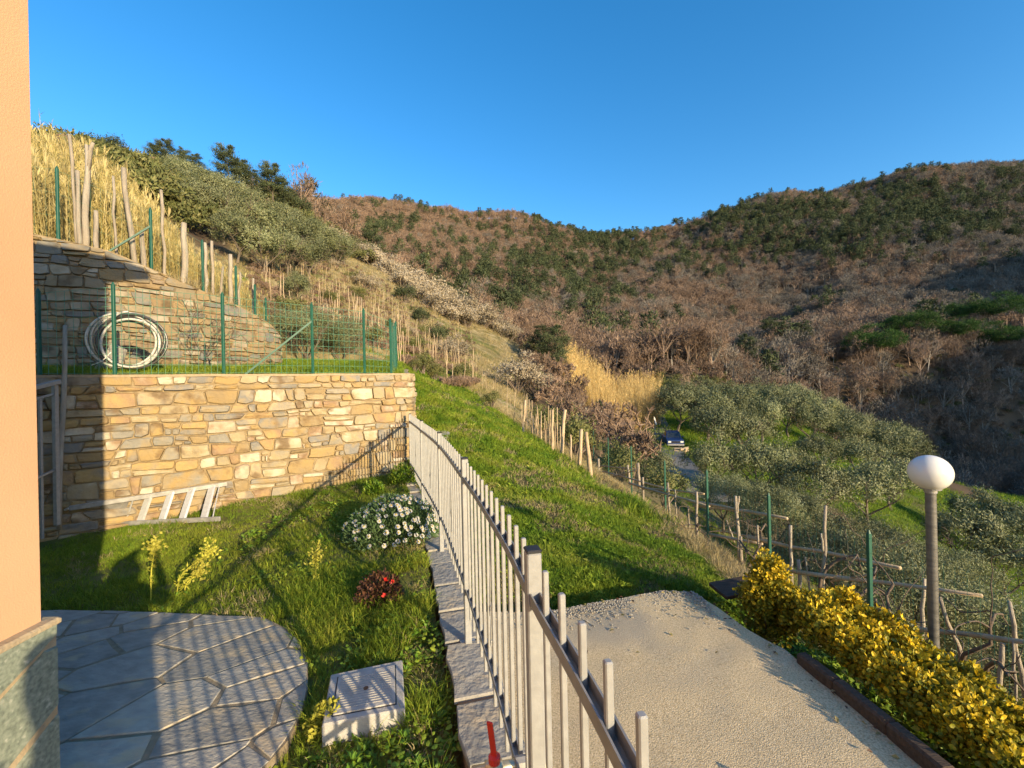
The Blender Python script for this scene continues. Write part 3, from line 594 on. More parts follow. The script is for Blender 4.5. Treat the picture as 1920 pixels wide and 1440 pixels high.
for _ in range(4000):
    q = np.array((r_.uniform(-4.4, -.5), r_.uniform(-1, 3.6))); rr = r_.choice([.09, .14, .19, .25, .30])
    if all((q - o) @ MM @ (q - o) > max(rr, ro) ** 2 for o, ro in SD): SD.append((q, rr))
    if len(SD) > 150: break
SD = [q for q, _ in SD]
for i, q in enumerate(SD):
    P = [np.array(p) for p in PATIO]
    for k, o in enumerate(SD):
        if k != i and len(P) > 2:
            n_ = MM @ (q - o); P = clip(P, (q + o) / 2, n_ / np.linalg.norm(n_))
    if len(P) > 2 and area(P) > .006: done.append(P)
for P in done:
    Q = np.array(P); c = Q.mean(0); g = r_.uniform(.004, .017); E = []
    for i in range(len(Q)):
        a, e = Q[i], Q[(i + 1) % len(Q)]; L = np.linalg.norm(e - a); k = max(1, int(L / .16))
        for t in range(k): E.append(a + (e - a) * t / k)
    E = np.array(E); d = c - E; E = E + d / np.linalg.norm(d, axis=1, keepdims=True) * (g + np.abs(r_.normal(0, .006, len(E))))[:, None]
    b = MB(); b.prism(E, -1.802, -1.794 + r_.uniform(-.002, .003), bev=.004); b.build('paving_slab', M_slate, patio)

# kerb wall that carries the metal fence
kerb = empty('kerb_wall', (-.33, 2.9, -1.9), 0, 'low kerb wall with rough slate coping under the pale metal fence', 'kerb wall')
s = np.linspace(.1, FENCE.L, 60); A = FENCE.p(s)[:, :2] - FENCE.n(s) * .135; C = FENCE.p(s)[:, :2] + FENCE.n(s) * .12
V = np.r_[np.c_[A, A[:, 0] * 0 - 2.3], np.c_[A, A[:, 0] * 0 - 1.745], np.c_[C, C[:, 0] * 0 - 1.745], np.c_[C, C[:, 0] * 0 - 2.3]]; i = np.arange(59)
V[:, 2] += np.tile(np.clip(s - s[0] - 6, 0, 9) * .06, 4) * (V[:, 2] > -2)
b = MB(); b.add(V, [np.concatenate([np.stack([a * 60 + i, a * 60 + i + 1, a * 60 + 60 + i + 1, a * 60 + 60 + i], 1) for a in range(3)])]); b.build('mortar', M_kerbface, kerb)
q = .2
while q < FENCE.L - .1:
    L = r_.uniform(.32, .55); e = min(q + L - r_.uniform(.02, .05), FENCE.L); ts = np.linspace(q, e, 5); jt = r_.normal(0, .008, 5)
    O = np.r_[FENCE.p(ts)[:, :2] + FENCE.n(ts) * (.135 + jt)[:, None], (FENCE.p(ts)[:, :2] - FENCE.n(ts) * (.15 - jt)[:, None])[::-1]]
    lift = max(0, q - 6) * .06
    b = MB(); b.prism(O, -1.75 + lift, -1.722 + lift + r_.uniform(-.006, .006), bev=.006); b.build('coping_stone', M_coping, kerb); q += L

# ------------------------------------------------------------------ pale metal fence
mf = empty('metal_fence', (-.33, 2.9, -1.72), 0, 'pale galvanised metal fence with vertical bars running from the bottom edge to the stone wall', 'fence')
ZT, ZB = -.625, -1.37
def channel(z, w, h, name):
    s = np.linspace(.35, FENCE.L, 90); d = FENCE.n(s); p = FENCE.p(s)[:, :2]
    prof = [(-w, -h), (-w, h), (-w + .0045, h), (-w + .0045, -h + .0045), (w - .0045, -h + .0045), (w - .0045, h), (w, h), (w, -h)]; n = len(prof)
    V = np.concatenate([np.c_[p + d * a, np.full(len(s), z + c)] for a, c in prof]); k = len(s); i = np.arange(k - 1)
    b = MB(); b.add(V, [np.concatenate([np.stack([a * k + i, ((a + 1) % n) * k + i, ((a + 1) % n) * k + i + 1, a * k + i + 1], 1) for a in range(n)])]); b.build(name, M_galvdark, mf)
channel(ZT, .0165, .017, 'top_rail'); channel(ZB, .0145, .013, 'bottom_rail')
s1240 = float(FENCE.s[np.argmin(np.abs(FENCE.P[:, 1] - 1.245))]); PITCH = .1265
def frame(s_):
    d = FENCE.d(s_); n = FENCE.n(s_); return np.array([[d[0], n[0], 0], [d[1], n[1], 0], [0, 0, 1]])
posts = []
for k in range(-2, 6):
    s_ = s1240 + k * 13 * PITCH
    if s_ > FENCE.L + .1 or s_ < .3: continue
    posts.append(s_); p = FENCE.p(s_); lift = max(0, s_ - 6) * .06
    b = MB(); b.box((p[0], p[1], (-.495 - 1.74 + lift) / 2), (.044, .044, 1.245 - lift), frame(s_), ch=.004); po = b.build('post', M_galv, mf)
    b = MB(); b.box((p[0], p[1], -.490), (.046, .046, .010), frame(s_), ch=.003); b.build('post_cap', M_black, po)
    b = MB(); b.box((p[0], p[1], -1.733 + lift), (.10, .10, .012), frame(s_)); b.build('base_plate', M_galv, po)
bm = MB(); bm.box((0, 0, -1.005), (.0155, .0155, 1.01), ch=.0025); bmesh_ = bm.mesh('baluster', M_galv)
k = -40; bal = []
while True:
    s_ = s1240 + k * PITCH; k += 1
    if s_ > FENCE.L - .03: break
    if s_ < .4 or any(abs(s_ - q) < .03 for q in posts): continue
    o = bpy.data.objects.new('baluster', bmesh_); COL.objects.link(o); o.parent = mf; p = FENCE.p(s_); o.location = Vector((p[0], p[1], 0)) - mf.location
    d = FENCE.d(s_); o.rotation_euler = (0, 0, math.atan2(d[1], d[0])); bal.append(s_)
def scroll(s_, zc, k=1.0):
    """a slim wrought S-scroll between two bars"""
    t = np.linspace(0, 1, 34); a = []
    for u in t:
        if u < .3: th = u / .3 * 1.6 * pi; r = .012 + .016 * (u / .3); a.append((-.02 + r * cos(th) * .8, .17 + r * sin(th) * -1.2))
        elif u < .7: w = (u - .3) / .4; a.append((.026 * cos(pi * w) * -1, .17 - .34 * w))
        else: w = (u - .7) / .3; th = (1 - w) * 1.6 * pi; r = .012 + .016 * (1 - w); a.append((.02 - r * cos(th) * .8, -.17 + r * sin(th) * 1.2))
    p = FENCE.p(s_); d = FENCE.d(s_); b = MB(); b.tube([(p[0] + d[0] * x * k, p[1] + d[1] * x * k, zc + z * k) for x, z in a], .0042, 5); b.build('scroll', M_galvdark, mf)
for q in range(0, 5):
    c = s1240 + (q * 13 + 6.5) * PITCH
    if c < FENCE.L - .2: scroll(c, -.93, 1.0); scroll(c + .0, -1.16, .55)

# galvanised stair rail beside the house
hr = empty('stair_rail', at(104, 960, 5.1), 0, 'grey galvanised stair handrail in the shade beside the house corner', 'handrail')
b = MB(); b.bar(at(103, 722, 5.1), at(107, 985, 5.1), .045, .045, .004); b.build('post', M_galvdark, hr)
b = MB(); b.bar(at(75, 745, 4.95), at(79, 1010, 4.95), .025, .025); b.build('post', M_galvdark, hr)
b = MB(); b.bar(at(40, 733, 4.7), at(112, 715, 5.12), .05, .05, .005); b.build('top_rail', M_galvdark, hr)
b = MB(); b.bar(at(40, 755, 4.75), at(103, 738, 5.1), .022, .022); b.build('mid_rail', M_galvdark, hr)
b = MB(); b.bar(at(50, 905, 4.75), at(104, 880, 5.1), .022, .022); b.build('bottom_rail', M_galvdark, hr)

# ------------------------------------------------------------------ driveway edge
b = MB(); e0, e1 = np.array((1.70, 3.0)), np.array((1.99, 1.55)); P = [on_z(1492, 1238, -1.76)[:2], on_z(1560, 1290, -1.76)[:2], on_z(1660, 1372, -1.76)[:2], on_z(1770, 1465, -1.76)[:2], on_z(1900, 1580, -1.76)[:2]]
pts = np.array([(x + .03, y, -1.755) for x, y in P]); 
for i in range(4): b.bar(pts[i], pts[i + 1], .07, .10, .012)
tag(b.thing('timber_edging', M_timber, pts[1]), 'long dark timber edging between the driveway and the yellow hedge', 'edging')
b = MB(); b.bar(np.r_[on_z(1345, 1108, -1.80)], on_z(1430, 1092, -1.76), .26, .03, .004); tag(b.thing('wooden_board', M_timber, on_z(1385, 1100, -1.8)), 'short dark board lying at the foot of the rounded yellow shrub', 'board')
# ------------------------------------------------------------------ scatter: a point cloud that instances variants with geometry nodes (only for stuff)
def scatter(name, variants, P, scale, label=None, tilt=0.0, idx=None):
    P = np.asarray(P, float); n = len(P); coll = bpy.data.collections.new(name + '_kinds')
    for k, me in enumerate(variants):
        o = bpy.data.objects.new('%s_kind_%02d' % (name, k), me); coll.objects.link(o)
    me = bpy.data.meshes.new(name); me.vertices.add(n); me.vertices.foreach_set('co', P.astype(np.float32).ravel())
    rot = np.c_[rng.normal(0, tilt, n), rng.normal(0, tilt, n), rng.uniform(0, 2 * pi, n)].astype(np.float32)
    a = me.attributes.new('rot', 'FLOAT_VECTOR', 'POINT'); a.data.foreach_set('vector', rot.ravel())
    sc = np.broadcast_to(np.asarray(scale, float), (n,)).astype(np.float32); a = me.attributes.new('scl', 'FLOAT', 'POINT'); a.data.foreach_set('value', sc)
    a = me.attributes.new('idx', 'INT', 'POINT'); a.data.foreach_set('value', (rng.integers(0, len(variants), n) if idx is None else idx).astype(np.int32))
    o = bpy.data.objects.new(name, me); COL.objects.link(o); tag(o, label, kind='stuff')
    g = bpy.data.node_groups.new(name, 'GeometryNodeTree'); g.interface.new_socket('Geometry', in_out='INPUT', socket_type='NodeSocketGeometry'); g.interface.new_socket('Geometry', in_out='OUTPUT', socket_type='NodeSocketGeometry')
    N = g.nodes; L = g.links; gi = N.new('NodeGroupInput'); go = N.new('NodeGroupOutput'); ip = N.new('GeometryNodeInstanceOnPoints'); ci = N.new('GeometryNodeCollectionInfo')
    ci.inputs['Collection'].default_value = coll; ci.inputs['Separate Children'].default_value = True; ci.inputs['Reset Children'].default_value = True
    def na(nm, ty):
        x = N.new('GeometryNodeInputNamedAttribute'); x.data_type = ty; x.inputs['Name'].default_value = nm
        return next(q for q in x.outputs if q.enabled and q.name == 'Attribute')
    L.new(gi.outputs[0], ip.inputs['Points']); L.new(ci.outputs[0], ip.inputs['Instance']); ip.inputs['Pick Instance'].default_value = True
    L.new(na('idx', 'INT'), ip.inputs['Instance Index']); L.new(na('scl', 'FLOAT'), ip.inputs['Scale']); 
    try:
        er = N.new('FunctionNodeEulerToRotation'); L.new(na('rot', 'FLOAT_VECTOR'), er.inputs[0]); L.new(er.outputs[0], ip.inputs['Rotation'])
    except Exception: L.new(na('rot', 'FLOAT_VECTOR'), ip.inputs['Rotation'])
    L.new(ip.outputs[0], go.inputs[0]); md = o.modifiers.new('scatter', 'NODES'); md.node_group = g
    return o

def tuft(mm, n, h, w, spread, lean=.5, tint=(0, 1), name='tuft'):
    """a tuft of bent blades"""
    b = MB(); a = rng.uniform(0, 2 * pi, n); r = spread * np.sqrt(rng.random(n)); P = np.c_[r * np.cos(a), r * np.sin(a), np.full(n, -.01)]
    H = h * rng.uniform(.45, 1.1, n); d = np.c_[np.cos(a), np.sin(a)] * (lean * rng.uniform(.2, 1.2, n) * H)[:, None]; d += rng.normal(0, .2, (n, 2)) * H[:, None]
    M_ = P + np.c_[d * .35, H * .62]; E = P + np.c_[d, H * rng.uniform(.8, 1.0, n)]; q = rng.uniform(0, 2 * pi, n); sd = np.c_[np.cos(q), np.sin(q), q * 0] * (w * rng.uniform(.6, 1.2, n) / 2)[:, None]
    V = np.stack([P - sd, P + sd, M_ + sd * .8, M_ - sd * .8, E], 1).reshape(-1, 3); k = np.arange(n)[:, None] * 5
    t = np.repeat(rng.uniform(*tint, n), 5); b.add(V, [k + np.array([[0, 1, 2, 3]]), k + np.array([[3, 2, 4]])], t); return b.mesh(name, mm)
def rosette(mm, n, L, W, h, tint=(0, 1)):
    b = MB(); a = rng.uniform(0, 2 * pi, n); P = np.c_[np.cos(a) * L * .3 * rng.random(n), np.sin(a) * L * .3 * rng.random(n), h * rng.random(n)]
    D = np.c_[np.cos(a), np.sin(a), rng.uniform(.1, .9, n)]; b.leaves(P, D, L * rng.uniform(.6, 1.2, n), W * rng.uniform(.7, 1.2, n), rng.uniform(*tint, n), nrm=np.c_[rng.normal(0, .3, (n, 2)), np.ones(n)], bend=.12); return b.mesh('rosette', mm)
def clover(mm, n, r, h):
    b = MB()
    for i in range(n):
        c = np.array((rng.normal(0, .035), rng.normal(0, .035), rng.uniform(.4, 1) * h)); nr = unit(np.array((rng.normal(0, .35), rng.normal(0, .35), 1)))
        u = unit(np.cross(nr, (1, 0.2, 0))); v = np.cross(nr, u); t = rng.uniform(0, 1); k = 7; rr = r * rng.uniform(.6, 1.2); th = rng.uniform(0, 6)
        V = [c] + [c + rr * (u * cos(th + 2 * pi * j / k) + v * sin(th + 2 * pi * j / k)) * (.9 + .2 * (j % 2)) - nr * .15 * rr for j in range(k)]
        b.add(V, [np.array([[0, 1 + j, 1 + (j + 1) % k] for j in range(k)])], t)
    return b.mesh('clover', mm)

G_short = [tuft(M_grass, 16, .075, .0042, .035, .7, (0, .75)) for _ in range(4)] + [tuft(M_grass, 12, .06, .0045, .04, .9, (.4, 1)) for _ in range(2)]
G_lawnb = [rosette(M_clover, 9, .055, .024, .05, (0, .6)) for _ in range(2)] + [clover(M_clover, 9, .016, .055) for _ in range(2)]
G_path = [tuft(M_path, 16, .10, .006, .06, .8, (0, .7)) for _ in range(4)] + [tuft(M_path, 12, .07, .006, .06, 1.1, (.45, 1)), tuft(M_path, 14, .06, .005, .07, 1.2, (.2, .9)), rosette(M_path, 10, .06, .022, .04, (.1, .7)), rosette(M_path, 9, .05, .026, .03, (.2, .9))]
G_dry = [tuft(M_dry, 22, .30, .008, .12, .7, (.35, 1)) for _ in range(4)] + [tuft(M_dry, 18, .22, .009, .12, .8, (0, .5)) for _ in range(2)]

CHAM = (-.83, 2.42)
# lawn
n = 30000; x = rng.uniform(-5.6, .2, n); y = rng.uniform(1.2, 8, n); k = inpoly(x, y, LAWN) & ~inpoly(x, y, PATIO) & ~((np.abs(x - CHAM[0]) < .2) & (np.abs(y - CHAM[1]) < .2)); k &= ~((x < HX + .05) & (y < HY + .05))
x, y = x[k], y[k]; dn = fbm(x / .6, y / .6, 2); k = rng.random(len(x)) < np.clip(.85 + dn, .35, 1); x, y = x[k], y[k]
z = z_lawn(x, y) + fbm(x / .5, y / .5, 3) * .05
scatter('lawn_grass', G_short, np.c_[x, y, z], rng.uniform(.55, 1.15, len(x)) * (1 + .9 * np.clip(fbm(x / .8, y / .8, 2), -.4, .6)), 'short green lawn with longer tufts', .12)
n = 9000; x = rng.uniform(-3.2, .1, n); y = rng.uniform(1.0, 7, n); cl = fbm(x / .5 + 3, y / .5, 2); near = np.clip(1.6 - np.hypot((x + .75) / .8, (y - 2.2) / 1.1), 0, 1)
k = inpoly(x, y, LAWN) & ~inpoly(x, y, PATIO) & ~((np.abs(x - CHAM[0]) < .19) & (np.abs(y - CHAM[1]) < .19)) & (rng.random(n) < np.clip(.03 + cl * 1.1 + near * .42, 0, 1)); x, y = x[k], y[k]
scatter('ground_cover', G_lawnb, np.c_[x, y, z_lawn(x, y) + .0], rng.uniform(.45, 1.1, len(x)), 'broad leaved weeds and clover in the lawn', .15)
n = 9000; x = rng.uniform(-5, .1, n); y = rng.uniform(1.3, 7.6, n); k = inpoly(x, y, LAWN) & ~inpoly(x, y, PATIO) & ~((np.abs(x - CHAM[0]) < .2) & (np.abs(y - CHAM[1]) < .2)) & (fbm(x / .45 + 11, y / .45, 3) > .16); x, y = x[k], y[k]
scatter('lawn_thatch', [tuft(M_dry, 9, .045, .004, .05, 1.5, (.25, .9)) for _ in range(3)], np.c_[x, y, z_lawn(x, y) + .02], rng.uniform(.6, 1.3, len(x)), 'dead straw patches and dry leaves in the lawn', .3)
n = 5000; x = rng.uniform(-2, .1, n); y = rng.uniform(1.2, 4.2, n); k = inpoly(x, y, LAWN) & ~inpoly(x, y, PATIO) & ~((np.abs(x - CHAM[0]) < .21) & (np.abs(y - CHAM[1]) < .21)) & (fbm(x / .3 + 2, y / .3, 2) > -.05); x, y = x[k], y[k]
scatter('long_grass', [tuft(M_grass, 14, .11, .004, .03, .8, (.1, .9)) for _ in range(3)], np.c_[x, y, z_lawn(x, y)], rng.uniform(.6, 1.3, len(x)), 'longer grass among the weeds near the chamber', .15)
lf = []
for q in range(4):
    b = MB(); b.leaves([(0, 0, .004)], [(1, 0, .15)], .035, .02, rng.uniform(.1, .8), nrm=[(0, .2, 1)], bend=.2); lf.append(b.mesh('dry_leaf', M_dry if q % 2 else M_burg))
n = 1500; y = rng.uniform(1.9, 3.6, n); x = rng.uniform(.2, 1.95, n); edge = np.min([np.hypot(x - px_, y - py_) for px_, py_ in catmull([p for p in DRIVE[4:17]], 6)], axis=0); k = inpoly(x, y, DRIVE) & (rng.random(n) < np.exp(-edge / .06) * .7 + .010); x, y = x[k], y[k]
scatter('fallen_leaves', lf, np.c_[x, y, -1.775 + .012 * (y - 2) + .008], rng.uniform(.5, 1.2, len(x)), 'dry leaves and litter lying along the edges of the driveway', .25)
gv = []
for q in range(3): b = MB(); b.lathe((0, 0, 0), [(.011, -.004), (.012, .003), (.006, .009), (0, .010)], 6); gv.append(b.mesh('pebble', M_slate if q else M_coping))
n = 26000; y = rng.uniform(3.0, 3.75, n); x = rng.uniform(-.3, 1.5, n); fe = np.min([np.hypot(x - px_, y - py_) for px_, py_ in catmull([p for p in DRIVE[10:17]], 10)], axis=0); k = inpoly(x, y, DRIVE) & (rng.random(n) < np.exp(-fe / .07)); x, y = x[k], y[k]
scatter('gravel_edge', gv, np.c_[x, y, -1.775 + .012 * (y - 2) + .004], rng.uniform(.2, .6, len(x)), 'loose grey gravel along the far edge of the driveway', .4)
# terrace strip above the lower wall
n = 9000; x = rng.uniform(-7.2, -2, n); y = rng.uniform(5.5, 14.5, n); k = inpoly(x, y, R_TER1) & (z_ter1(x, y) > .23); x, y = x[k], y[k]
scatter('terrace_grass', G_short[:4] + G_path[:2], np.c_[x, y, z_ter1(x, y)], rng.uniform(.8, 1.7, len(x)), 'green grass strip on the terrace between the two stone walls', .1)
# meadow path: even in bearing and log-distance, so its density follows what can be seen
n = 80000; u = rng.uniform(730, 1420, n); y = np.exp(rng.uniform(math.log(3.1), math.log(34), n)); x = (u - 960) / F * y; g, d = zones(x, y)
k = (rng.random(n) < g * .8) & ~inpoly(x, y, DRIVE) & ~inpoly(x, y, R_LAWN) & ~inpoly(x, y, R_TER1) & (rng.random(n) < np.clip(.72 + .9 * fbm(x / .7, y / .7, 3), .12, 1)); x, y = x[k], y[k]
scatter('meadow_grass', G_path, np.c_[x, y, T(x, y)], rng.uniform(.55, 1.05, len(x)) * np.clip(y / 6, .85, 1.9), 'bright green grass bank and path beyond the driveway', .15)
n = 16000; u = rng.uniform(760, 1420, n); y = np.exp(rng.uniform(math.log(3.2), math.log(16), n)); x = (u - 960) / F * y; g, d = zones(x, y); k = ~inpoly(x, y, DRIVE) & ~inpoly(x, y, R_LAWN) & ~inpoly(x, y, R_TER1) & (fbm(x / .55 + 7, y / .55, 3) > .10); x, y = x[k], y[k]
scatter('dead_grass', [tuft(M_dry, 9, .05, .006, .06, 1.4, (.3, .9)) for _ in range(3)], np.c_[x, y, T(x, y)], rng.uniform(.6, 1.2, len(x)) * np.clip(y / 6, .9, 1.6), 'dry straw patches in the grass bank', .3)
# dry slopes
n = 42000; u = rng.uniform(230, 1120, n); y = np.exp(rng.uniform(math.log(8), math.log(72), n)); x = (u - 960) / F * y; g, d = zones(x, y); k = (rng.random(n) < d * .9) & ~inpoly(x, y, R_LAWN) & ~inpoly(x, y, R_TER1) & (fbm(x / 2.5, y / 2.5, 3) > -.28); x, y = x[k], y[k]
scatter('dry_grass', G_dry, np.c_[x, y, T(x, y)], rng.uniform(.6, 1.25, len(x)) * np.clip(y / 22, .8, 1.9) * np.where(T(x, y, phase=True) > .74, 1.25, np.where(T(x, y, phase=True) >= .5, .4, np.where(T(x, y, phase=True) >= 0, .75, 1))), 'straw coloured dry grass on the vineyard terraces', .15)
n = 30000; u = rng.uniform(430, 1000, n); y = np.exp(rng.uniform(math.log(14), math.log(60), n)); x = (u - 960) / F * y; ph = T(x, y, phase=True); k = (ph >= .48) & (ph < .78) & (fbm(x / 4 + 9, y / 4, 3) > -.2) & ~inpoly(x, y, R_TER1); x, y = x[k], y[k]
scatter('slope_greens', G_path, np.c_[x, y, T(x, y)], rng.uniform(1.2, 2.6, len(x)), 'green weeds between the dry vineyard terraces', .2)
# dry bank below the right-hand mesh fence and the hedge bed
n = 5000; y = np.exp(rng.uniform(math.log(2.2), math.log(14), n)); x = rng.uniform(1.9, 4.6, n); k = (x > np.interp(y, [2, 3.4, 4.5, 6, 8, 11, 14], [2.5, 2.4, 2.2, 2.35, 2.4, 2.3, 2.5])); x, y = x[k], y[k]
scatter('dry_bank_grass', G_dry[:4], np.c_[x, y, T(x, y)], rng.uniform(.25, .7, len(x)), 'dry grass on the bank under the mesh fence', .3)
n = 3500; y = rng.uniform(1.55, 3.9, n); x = rng.uniform(1.6, 2.7, n); k = ~inpoly(x, y, DRIVE) & (rng.random(n) < .75); x, y = x[k], y[k]
scatter('bed_weeds', [clover(M_clover, 10, .016, .05) for _ in range(2)] + [rosette(M_clover, 9, .06, .025, .04, (0, .4)), tuft(M_dry, 6, .04, .01, .08, 2, (.0, .6))], np.c_[x, y, np.minimum(T(x, y), -1.84)], rng.uniform(.5, 1.0, len(x)), 'low weeds and dry leaves in the hedge bed', .2)
# olive grove grass
n = 26000; u = rng.uniform(1170, 1990, n); y = np.exp(rng.uniform(math.log(7), math.log(90), n)); x = (u - 960) / F * y; g, d = zones(x, y); k = (rng.random(n) < g * .9); x, y = x[k], y[k]
scatter('grove_grass', G_path[:4], np.c_[x, y, T(x, y)], rng.uniform(2.0, 4.0, len(x)) * np.clip(y / 30, .7, 1.8), 'green grass under the olive trees', .2)

# ------------------------------------------------------------------ tree makers: return (wood, crown) builders in local coordinates
def branch_tree(h, r0, limbs, seed, spread=1.0, sub=5, twig=6, trunk=.25, up=.55, wob=.09, fit=.97):
    """skeleton of trunk, limbs and twigs: arrays of segments and the tips"""
    r = np.random.default_rng(seed); A, B, ra, rb, tips = [], [], [], [], []
    def seg(a, b, x, y): A.append(a); B.append(b); ra.append(x); rb.append(y)
    def limb(p, d, L, rad, lev):
        k = 4 if lev < 2 else 3
        for i in range(k):
            d = unit(d + r.normal(0, wob * (1 + lev * .4), 3) + np.array((0, 0, .06))); q = p + d * L / k; seg(p, q, rad * (1 - i / k * .6), rad * (1 - (i + 1) / k * .6)); p = q
            if lev < 2 and i > 0:
                for _ in range(sub if lev == 0 else twig):
                    if r.random() < .5:
                        dd = unit(d * .6 + unit(r.normal(size=3)) * .8 + np.array((0, 0, .15))); limb(p, dd, L * r.uniform(.35, .6), rad * .36, lev + 1)
        tips.append(p)
    p = np.zeros(3); d = np.array((r.normal(0, .08), r.normal(0, .08), 1.)); th = h * trunk
    for i in range(3):
        d = unit(d + r.normal(0, wob, 3) * np.array((1, 1, .3))); q = p + d * th / 3; seg(p, q, r0 * (1 - .12 * i) * (1.25 if i == 0 else 1), r0 * (1 - .12 * (i + 1))); p = q
    for i in range(limbs):
        a = 2 * pi * i / limbs + r.uniform(-.4, .4); limb(p, unit(np.array((cos(a) * spread, sin(a) * spread, up + r.uniform(0, .5)))), h * (1 - trunk) * r.uniform(.6, .95), r0 * .55, 0)
    A, B, tips = np.array(A), np.array(B), np.array(tips); k = fit * h / B[:, 2].max()
    return A * k, B * k, np.array(ra) * k ** .5, np.array(rb) * k ** .5, tips * k
def clumps(n_cl, rx, rz, cz, seed, hollow=.35, flat=1.0):
    r = np.random.default_rng(seed); d = unit(r.normal(size=(n_cl, 3))); d[:, 2] = np.where(d[:, 2] < -.35, -d[:, 2] * .6, d[:, 2]); q = (hollow + (1 - hollow) * r.random(n_cl)) ** .6
    lump = 1 + .28 * np.sin(d[:, 0] * 3.1 + seed) * np.cos(d[:, 1] * 2.7 + seed * 2)
    return d * (q * lump)[:, None] * np.array((rx, rx, rz)) + np.array((0, 0, cz)), d
def olive(seed, h=4.0, nl=6500, leaf=.115, wl=.30, name='olive'):
    A, B, ra, rb, tips = branch_tree(h, .13, 4, seed, .9, 3, 3, .30, .8, fit=.86)
    w = MB(); w.sticks(A, B, np.maximum(ra, .012), np.maximum(rb, .008), 5)
    C, D = clumps(64, h * .43, h * .39, h * .58, seed, .55); r = np.random.default_rng(seed + 100); k = r.integers(0, len(C), nl); off = r.normal(0, 1, (nl, 3)) * h * .052
    P = C[k] + off; nr = unit(D[k] * .75 + off / (h * .052) * .55 + r.normal(0, .38, (nl, 3))); dirs = unit(np.cross(nr, r.normal(size=(nl, 3))) + nr * .25 + np.array((0, 0, .45))); tn = np.clip(r.normal(.45, .2, nl) + r.normal(0, .12, len(C))[k], 0, 1)
    c = MB(); c.leaves(P, dirs, leaf * r.uniform(.7, 1.4, nl) * h / 4 * 1.5, leaf * wl * h / 4 * 1.5, tn, nrm=nr); return w, c
def conifer(seed, h=11, nl=6500, kind='scots', leaf=.34, wid=1.0, n0=None):
    r = np.random.default_rng(seed); w = MB(); c = MB(); A = [(0, 0, 0)]; lean = r.normal(0, .03, 2); k = 6
    pts = np.array([(lean[0] * h * t + r.normal(0, .01) * h * t, lean[1] * h * t, h * t) for t in np.linspace(0, .96, k)]); w.tube(pts, np.linspace(.17, .03, k) * h / 11, 6)
    P, D, tn, NR = [], [], [], []; n0 = n0 or {'scots': .42, 'full': .10, 'aleppo': .30}[kind]; nb = {'scots': 26, 'full': 46, 'aleppo': 34}[kind]; a = 0
    for i in range(nb):
        t = n0 + (1 - n0) * (i + r.random()) / nb; q = (t - n0) / (1 - n0); a += 2.4 + r.normal(0, .5)
        L = h * {'scots': wid * .24 * (1.0 - q ** 2.2) ** .6 + .04, 'full': .30 * (1 - q) ** .8 + .03, 'aleppo': wid * .27 * (1 - q ** 2) ** .6 + .05}[kind] * r.uniform(.6, 1.15)
        p0 = np.array((lean[0] * h * t, lean[1] * h * t, h * t * .96)); d = unit(np.array((cos(a), sin(a), r.uniform(.05, .45)))); p1 = p0 + d * L; w.sticks([p0], [p1], .035 * h / 11, .012, 4)
        m = int(nl / nb * (.4 + L / (h * .2))); f = r.random(m) ** .6; pp = p0 + (p1 - p0) * (.25 + .8 * f)[:, None] + r.normal(0, 1, (m, 3)) * np.array((1, 1, .55)) * L * .20
        P.append(pp); NR.append(unit((pp - p0 - (p1 - p0) * .4) * np.array((1, 1, 1.6)) / L + d * .25 + np.array((0, 0, .25)) + r.normal(0, .3, (m, 3)))); D.append(unit(d * .5 + np.array((0, 0, .55)) + r.normal(0, .5, (m, 3)))); tn.append(np.clip(r.normal(.45, .2) + r.normal(0, .18, m), 0, 1))
    P, D, tn = np.concatenate(P), np.concatenate(D), np.concatenate(tn); m = len(P); c.leaves(P, D, leaf * h / 11 * r.uniform(.6, 1.3, m), leaf * .32 * h / 11, tn, nrm=np.concatenate(NR)); return w, c
def umbrella(seed, h=13, nl=16000):
    r = np.random.default_rng(seed); w = MB(); w.tube([(0, 0, 0), (.1, 0, h * .3), (-.1, .1, h * .62)], [.3, .25, .2], 7)
    C = []; L = [(0, 0, .0, .34)] + [(cos(a) * .27, sin(a) * .27, -.05 + r.uniform(-.03, .03), r.uniform(.20, .27)) for a in np.arange(6) * 1.05 + r.uniform(0, 1)]
    for lx, ly, lz, lr in L:
        w.sticks([(-.1, .1, h * .58)], [(lx * h, ly * h, (.74 + lz) * h)], .12, .05, 5)
        for _ in range(22):
            v = unit(r.normal(size=3)); v[2] = abs(v[2]); v[2] = v[2] if r.random() < .8 else -.25 * v[2]; C.append(((lx + v[0] * lr) * h, (ly + v[1] * lr) * h, (.66 + lz + v[2] * lr * 1.0) * h))
    C = np.array(C); k = r.integers(0, len(C), nl); off = r.normal(0, 1, (nl, 3)) * np.array((.038, .038, .022)) * h; P = C[k] + off; tn = np.clip(r.normal(.45, .15, len(C))[k] + r.normal(0, .2, nl), 0, 1)
    c = MB(); c.leaves(P, unit(r.normal(0, .6, (nl, 3)) + np.array((0, 0, .8)) + off * .3), .30 * r.uniform(.6, 1.3, nl), .11, tn); return w, c
